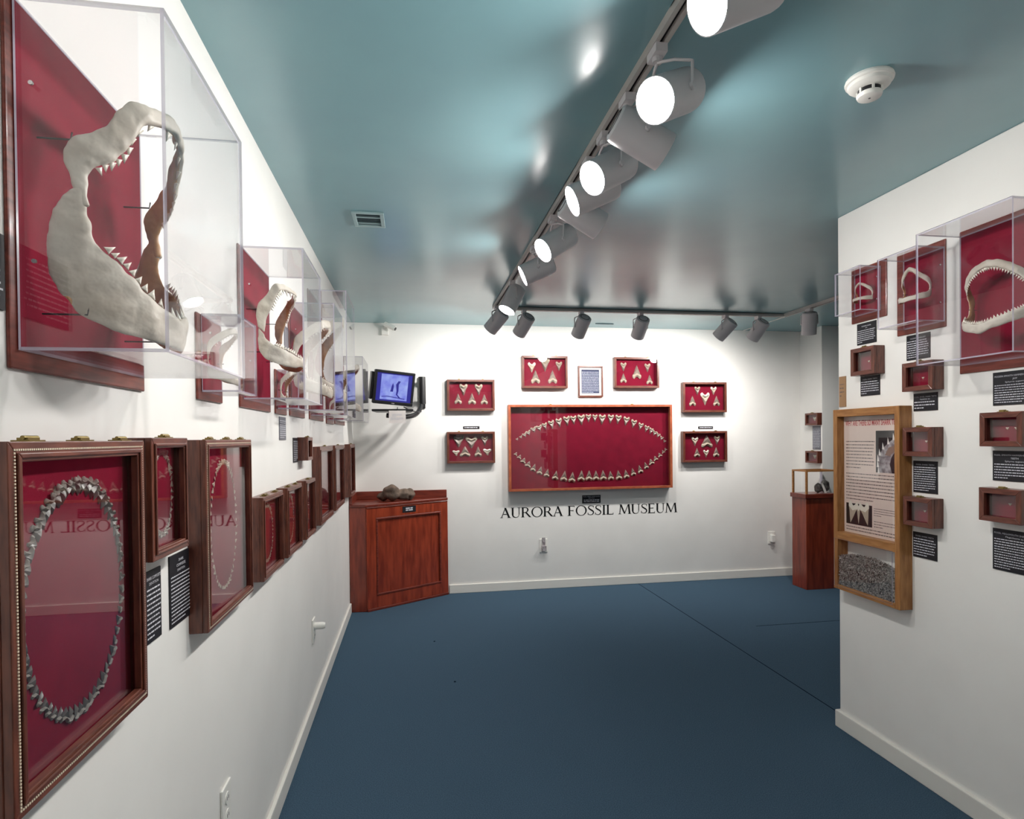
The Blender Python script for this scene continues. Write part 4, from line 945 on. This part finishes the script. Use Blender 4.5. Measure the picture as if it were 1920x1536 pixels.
tag(o, 'brown fossil bone with a ball-shaped end lying on the corner cabinet', 'fossil')

# ------------------------------------------------------------------ television on its arm
TVc = hit(739, 728, 1, 4.86)
tw, th_, td = .325, .272, .30
mw = Matrix.Translation(TVc) @ Matrix.Rotation(radians(12), 4, 'Z') @ Matrix.Rotation(radians(5), 4, 'Y') @ Matrix.Rotation(radians(7), 4, 'X')
r = root('television', mw, 'small black tube television with a blue picture on the back wall arm', 'television')
MB().box((-tw / 2, 0, -th_ / 2), (tw / 2, .055, th_ / 2)).build('front_housing', M['black'], r, bevel=.008)
mb = MB(); a0 = [(-tw / 2 + .008, .055, -th_ / 2 + .008), (tw / 2 - .008, .055, -th_ / 2 + .008), (tw / 2 - .008, .055, th_ / 2 - .008), (-tw / 2 + .008, .055, th_ / 2 - .008)]
b0 = [(-tw * .36, .2, -th_ * .40), (tw * .36, .2, -th_ * .40), (tw * .36, .2, th_ * .40), (-tw * .36, .2, th_ * .40)]; c0 = [(-tw * .24, td, -th_ * .3), (tw * .24, td, -th_ * .3), (tw * .24, td, th_ * .28), (-tw * .24, td, th_ * .28)]
mb.add(a0 + b0 + c0, [(0, 1, 5, 4), (1, 2, 6, 5), (2, 3, 7, 6), (3, 0, 4, 7), (4, 5, 9, 8), (5, 6, 10, 9), (6, 7, 11, 10), (7, 4, 8, 11), (8, 9, 10, 11), (3, 2, 1, 0)]).build('tube_housing', M['black'], r, bevel=.006)
def rim(mb, x0, x1, z0, z1, b, y0, y1):
    mb.box((x0, y0, z0), (x1, y1, z0 + b * 1.3)).box((x0, y0, z1 - b), (x1, y1, z1)).box((x0, y0, z0 + b * 1.3), (x0 + b, y1, z1 - b)).box((x1 - b, y0, z0 + b * 1.3), (x1, y1, z1 - b)); return mb
rim(MB(), -tw / 2 + .002, tw / 2 - .002, -th_ / 2 + .002, th_ / 2 - .002, .02, -.008, .001).build('bezel', M['black'], r, bevel=.003)
MB().box((-tw / 2 + .02, -.003, -th_ / 2 + .026), (tw / 2 - .02, -.001, th_ / 2 - .02)).build('screen_surround', M['screen_dark'], r)
MB().box((-.108, -.0045, -th_ / 2 + .04), (.108, -.0032, th_ / 2 - .03)).build('picture', M['screen'], r)
mb = MB(); mb.ribbon([(.03, .06), (.012, .03), (.02, -.02), (.018, -.05), (.04, -.075)], [(.048, .058), (.034, .03), (.036, -.02), (.03, -.05), (.06, -.08)], 0, .0004)
mb.prism([(-.03, -.03), (-.008, -.03), (-.004, .015), (-.012, .04), (-.02, .02)], 0, .0004); mb.ribbon([(-.095, -.072), (-.05, -.066), (0, -.07), (.09, -.078)], [(-.095, -.078), (-.05, -.072), (0, -.076), (.09, -.084)], 0, .0004)
o = mb.build('picture_figure', M['screen_dark'], r); o.matrix_local = axes((1, 0, 0), (0, 0, 1), (0, -1, 0), (0, -.0046, 0))
MB().box((-.012, -.0095, -th_ / 2 + .009), (.012, -.0082, -th_ / 2 + .017)).build('badge', M['picgrey'], r)
MB().box((-tw / 2 - .022, .02, -th_ / 2 + .03), (-tw / 2 - .001, .12, th_ / 2 - .02)).build('side_speaker', M['black'], r, bevel=.006)
# arm
pw_ = onB(791, 735)
r = root('television_mount', Matrix.Translation((pw_.x, D, pw_.z)), 'thick black curved wall arm carrying the television', 'bracket')
qv = lambda px, py, yy: hit(px, py, 1, yy) - Vector((pw_.x, D, pw_.z))
MB().box((-.03, -.02, -.15), (.03, 0, .13)).build('wall_plate', M['black'], r, bevel=.004)
p0, p1 = qv(791, 707, 5.25), qv(792, 758, 5.25)
MB().tube([p0, p1], .031, 16).build('post', M['black'], r, True, angle=40)
MB().tube([(p0.x, p0.y, p0.z - .03), (p0.x, -.01, p0.z - .03)], .018, 10).tube([(p0.x, p0.y, p1.z + .05), (p0.x, -.01, p1.z + .05)], .018, 10).build('standoff', M['black'], r)
cp = [qv(790, 755, 5.25), qv(788, 765, 5.22), qv(781, 776, 5.15), qv(768, 781, 5.05), qv(750, 782, 4.97), qv(725, 779, 4.93)]
MB().tube(catmull(cp, 5), .02, 12).build('curved_tube', M['black'], r, True)
tl = hit(697, 763, 1, 4.9) - Vector((pw_.x, D, pw_.z)); tr_ = hit(775, 766, 1, 4.92) - Vector((pw_.x, D, pw_.z))
mb = MB(); zz = (tl.z + tr_.z) / 2 - .012
mb.prism([(tl.x, tl.y - .02), (tr_.x, tr_.y - .02), (tr_.x - .02, tr_.y + .26), (tl.x + .02, tl.y + .26)], zz - .018, zz + .0).build('tray', M['black'], r, bevel=.003)
MB().tube([(tl.x + .15, tl.y + .06, zz - .018), cp[-1] + Vector((.03, .02, 0))], .022, 10).build('swivel', M['black'], r)
MB().tube(catmull([qv(757, 763, 4.95), qv(770, 770, 5.0), qv(786, 773, 5.1), qv(790, 772, 5.2)], 4), .004, 6).build('cable', M['black'], r, True)
a = hit(729, 770, 1, 4.86); b = hit(761, 793.5, 1, 4.86)
r = root('paper_sign', axes((1, 0, 0), (0, 0, 1), (0, -1, 0), (a.x, 4.86, a.z)), 'small white paper notice hanging below the television', 'sign')
w, h = b.x - a.x, a.z - b.z; MB().box((0, -h, -.001), (w, 0, .001)).build('sheet', M['paper'], r)
mb = MB(); word_rows(mb, w * .2, w * .8, -h * .5, -h * .25, 3, .3, 4, z=.0016); word_rows(mb, w * .1, w * .9, -h * .75, -h * .55, 3, .3, 6, z=.0016); mb.build('body_text', M['bluepaper'], r)
MB().tube([(w * .5, -.01, -.001), (w * .5, .03, -.07)], .003, 6).build('clip', M['black'], r)

# ------------------------------------------------------------------ pedestal with glass case on the far right
px0, py0 = 4.022, 4.842; pwid, pdep = .31, .205; PT = .87
r = root('pedestal', Matrix.Translation((px0 + pwid / 2, py0 + pdep / 2, 0)), 'tall dark red wooden pedestal in the far right corner', 'pedestal')
MB().box((-pwid / 2, -pdep / 2, 0), (pwid / 2, pdep / 2, PT - .04)).build('column', M['mahogany_v'], r, bevel=.004)
MB().box((-pwid / 2 - .02, -pdep / 2 - .02, PT - .04), (pwid / 2, pdep / 2 - .0, PT)).build('top', M['cherry'], r, bevel=.004)
hx, hy, hh = .145, .095, .215
r = root('glass_case', Matrix.Translation((px0 + pwid / 2 - .005, py0 + pdep / 2 - .006, PT)), 'small glass case with thin wooden frame on the dark red pedestal', 'display case')
for (sx_, sy_) in ((-1, -1), (1, -1), (-1, 1), (1, 1)):
    MB().box((sx_ * hx - .008, sy_ * hy - .008, 0), (sx_ * hx + .008, sy_ * hy + .008, hh - .014)).build('post', M['oak'] if sx_ < 0 else M['aedge'], r)
MB().box((-hx - .008, -hy - .008, hh - .014), (hx + .008, -hy + .008, hh)).build('rail', M['oak_h'], r); MB().box((-hx - .008, hy - .008, hh - .014), (hx + .008, hy + .008, hh)).build('rail', M['oak_h'], r)
MB().box((-hx - .008, -hy + .008, hh - .014), (-hx + .008, hy - .008, hh)).build('rail', M['oak_h'], r); MB().box((hx - .008, -hy + .008, hh - .014), (hx + .008, hy - .008, hh)).build('rail', M['oak_h'], r)
MB().box((-hx + .008, -hy - .001, .001), (hx - .008, -hy + .002, hh - .014)).build('glass_pane', M['glass'], r); MB().box((-hx - .001, -hy + .008, .001), (-hx + .002, hy - .008, hh - .014)).build('glass_pane', M['glass'], r)
def stone(name, loc, rad, sc_, seed, m, label):
    global mb
    mb = MB(); blob((0, 0, 0), rad, sc_, seed); z = min(v[2] for v in mb.v)
    o = mb.build(name, M[m], smooth=False); o.location = (loc[0], loc[1], PT + .001 - z); return tag(o, label, 'stone', 'stones in the glass case')
cxp, cyp = px0 + pwid / 2, py0 + pdep / 2
stone('fossil_stone', (cxp + .02, cyp - .03, 0), .045, (.85, .6, 1.0), 11, 'rock2', 'smaller dark stone at the left inside the glass case')
stone('fossil_stone', (cxp + .095, cyp - .02, 0), .052, (.75, .6, 1.15), 12, 'rock2', 'larger grey stone at the right inside the glass case')
o = MB().ribbon([(-.012, 0), (-.03, .09)], [(.014, 0), (-.012, .095)], 0, .002).build('white_card', M['paper']); o.matrix_world = axes((1, 0, 0), (0, .25, .97), (0, -.97, .25), (cxp + .066, cyp - .07, PT + .001))
tag(o, 'slanted white card leaning between the stones in the glass case', 'card')
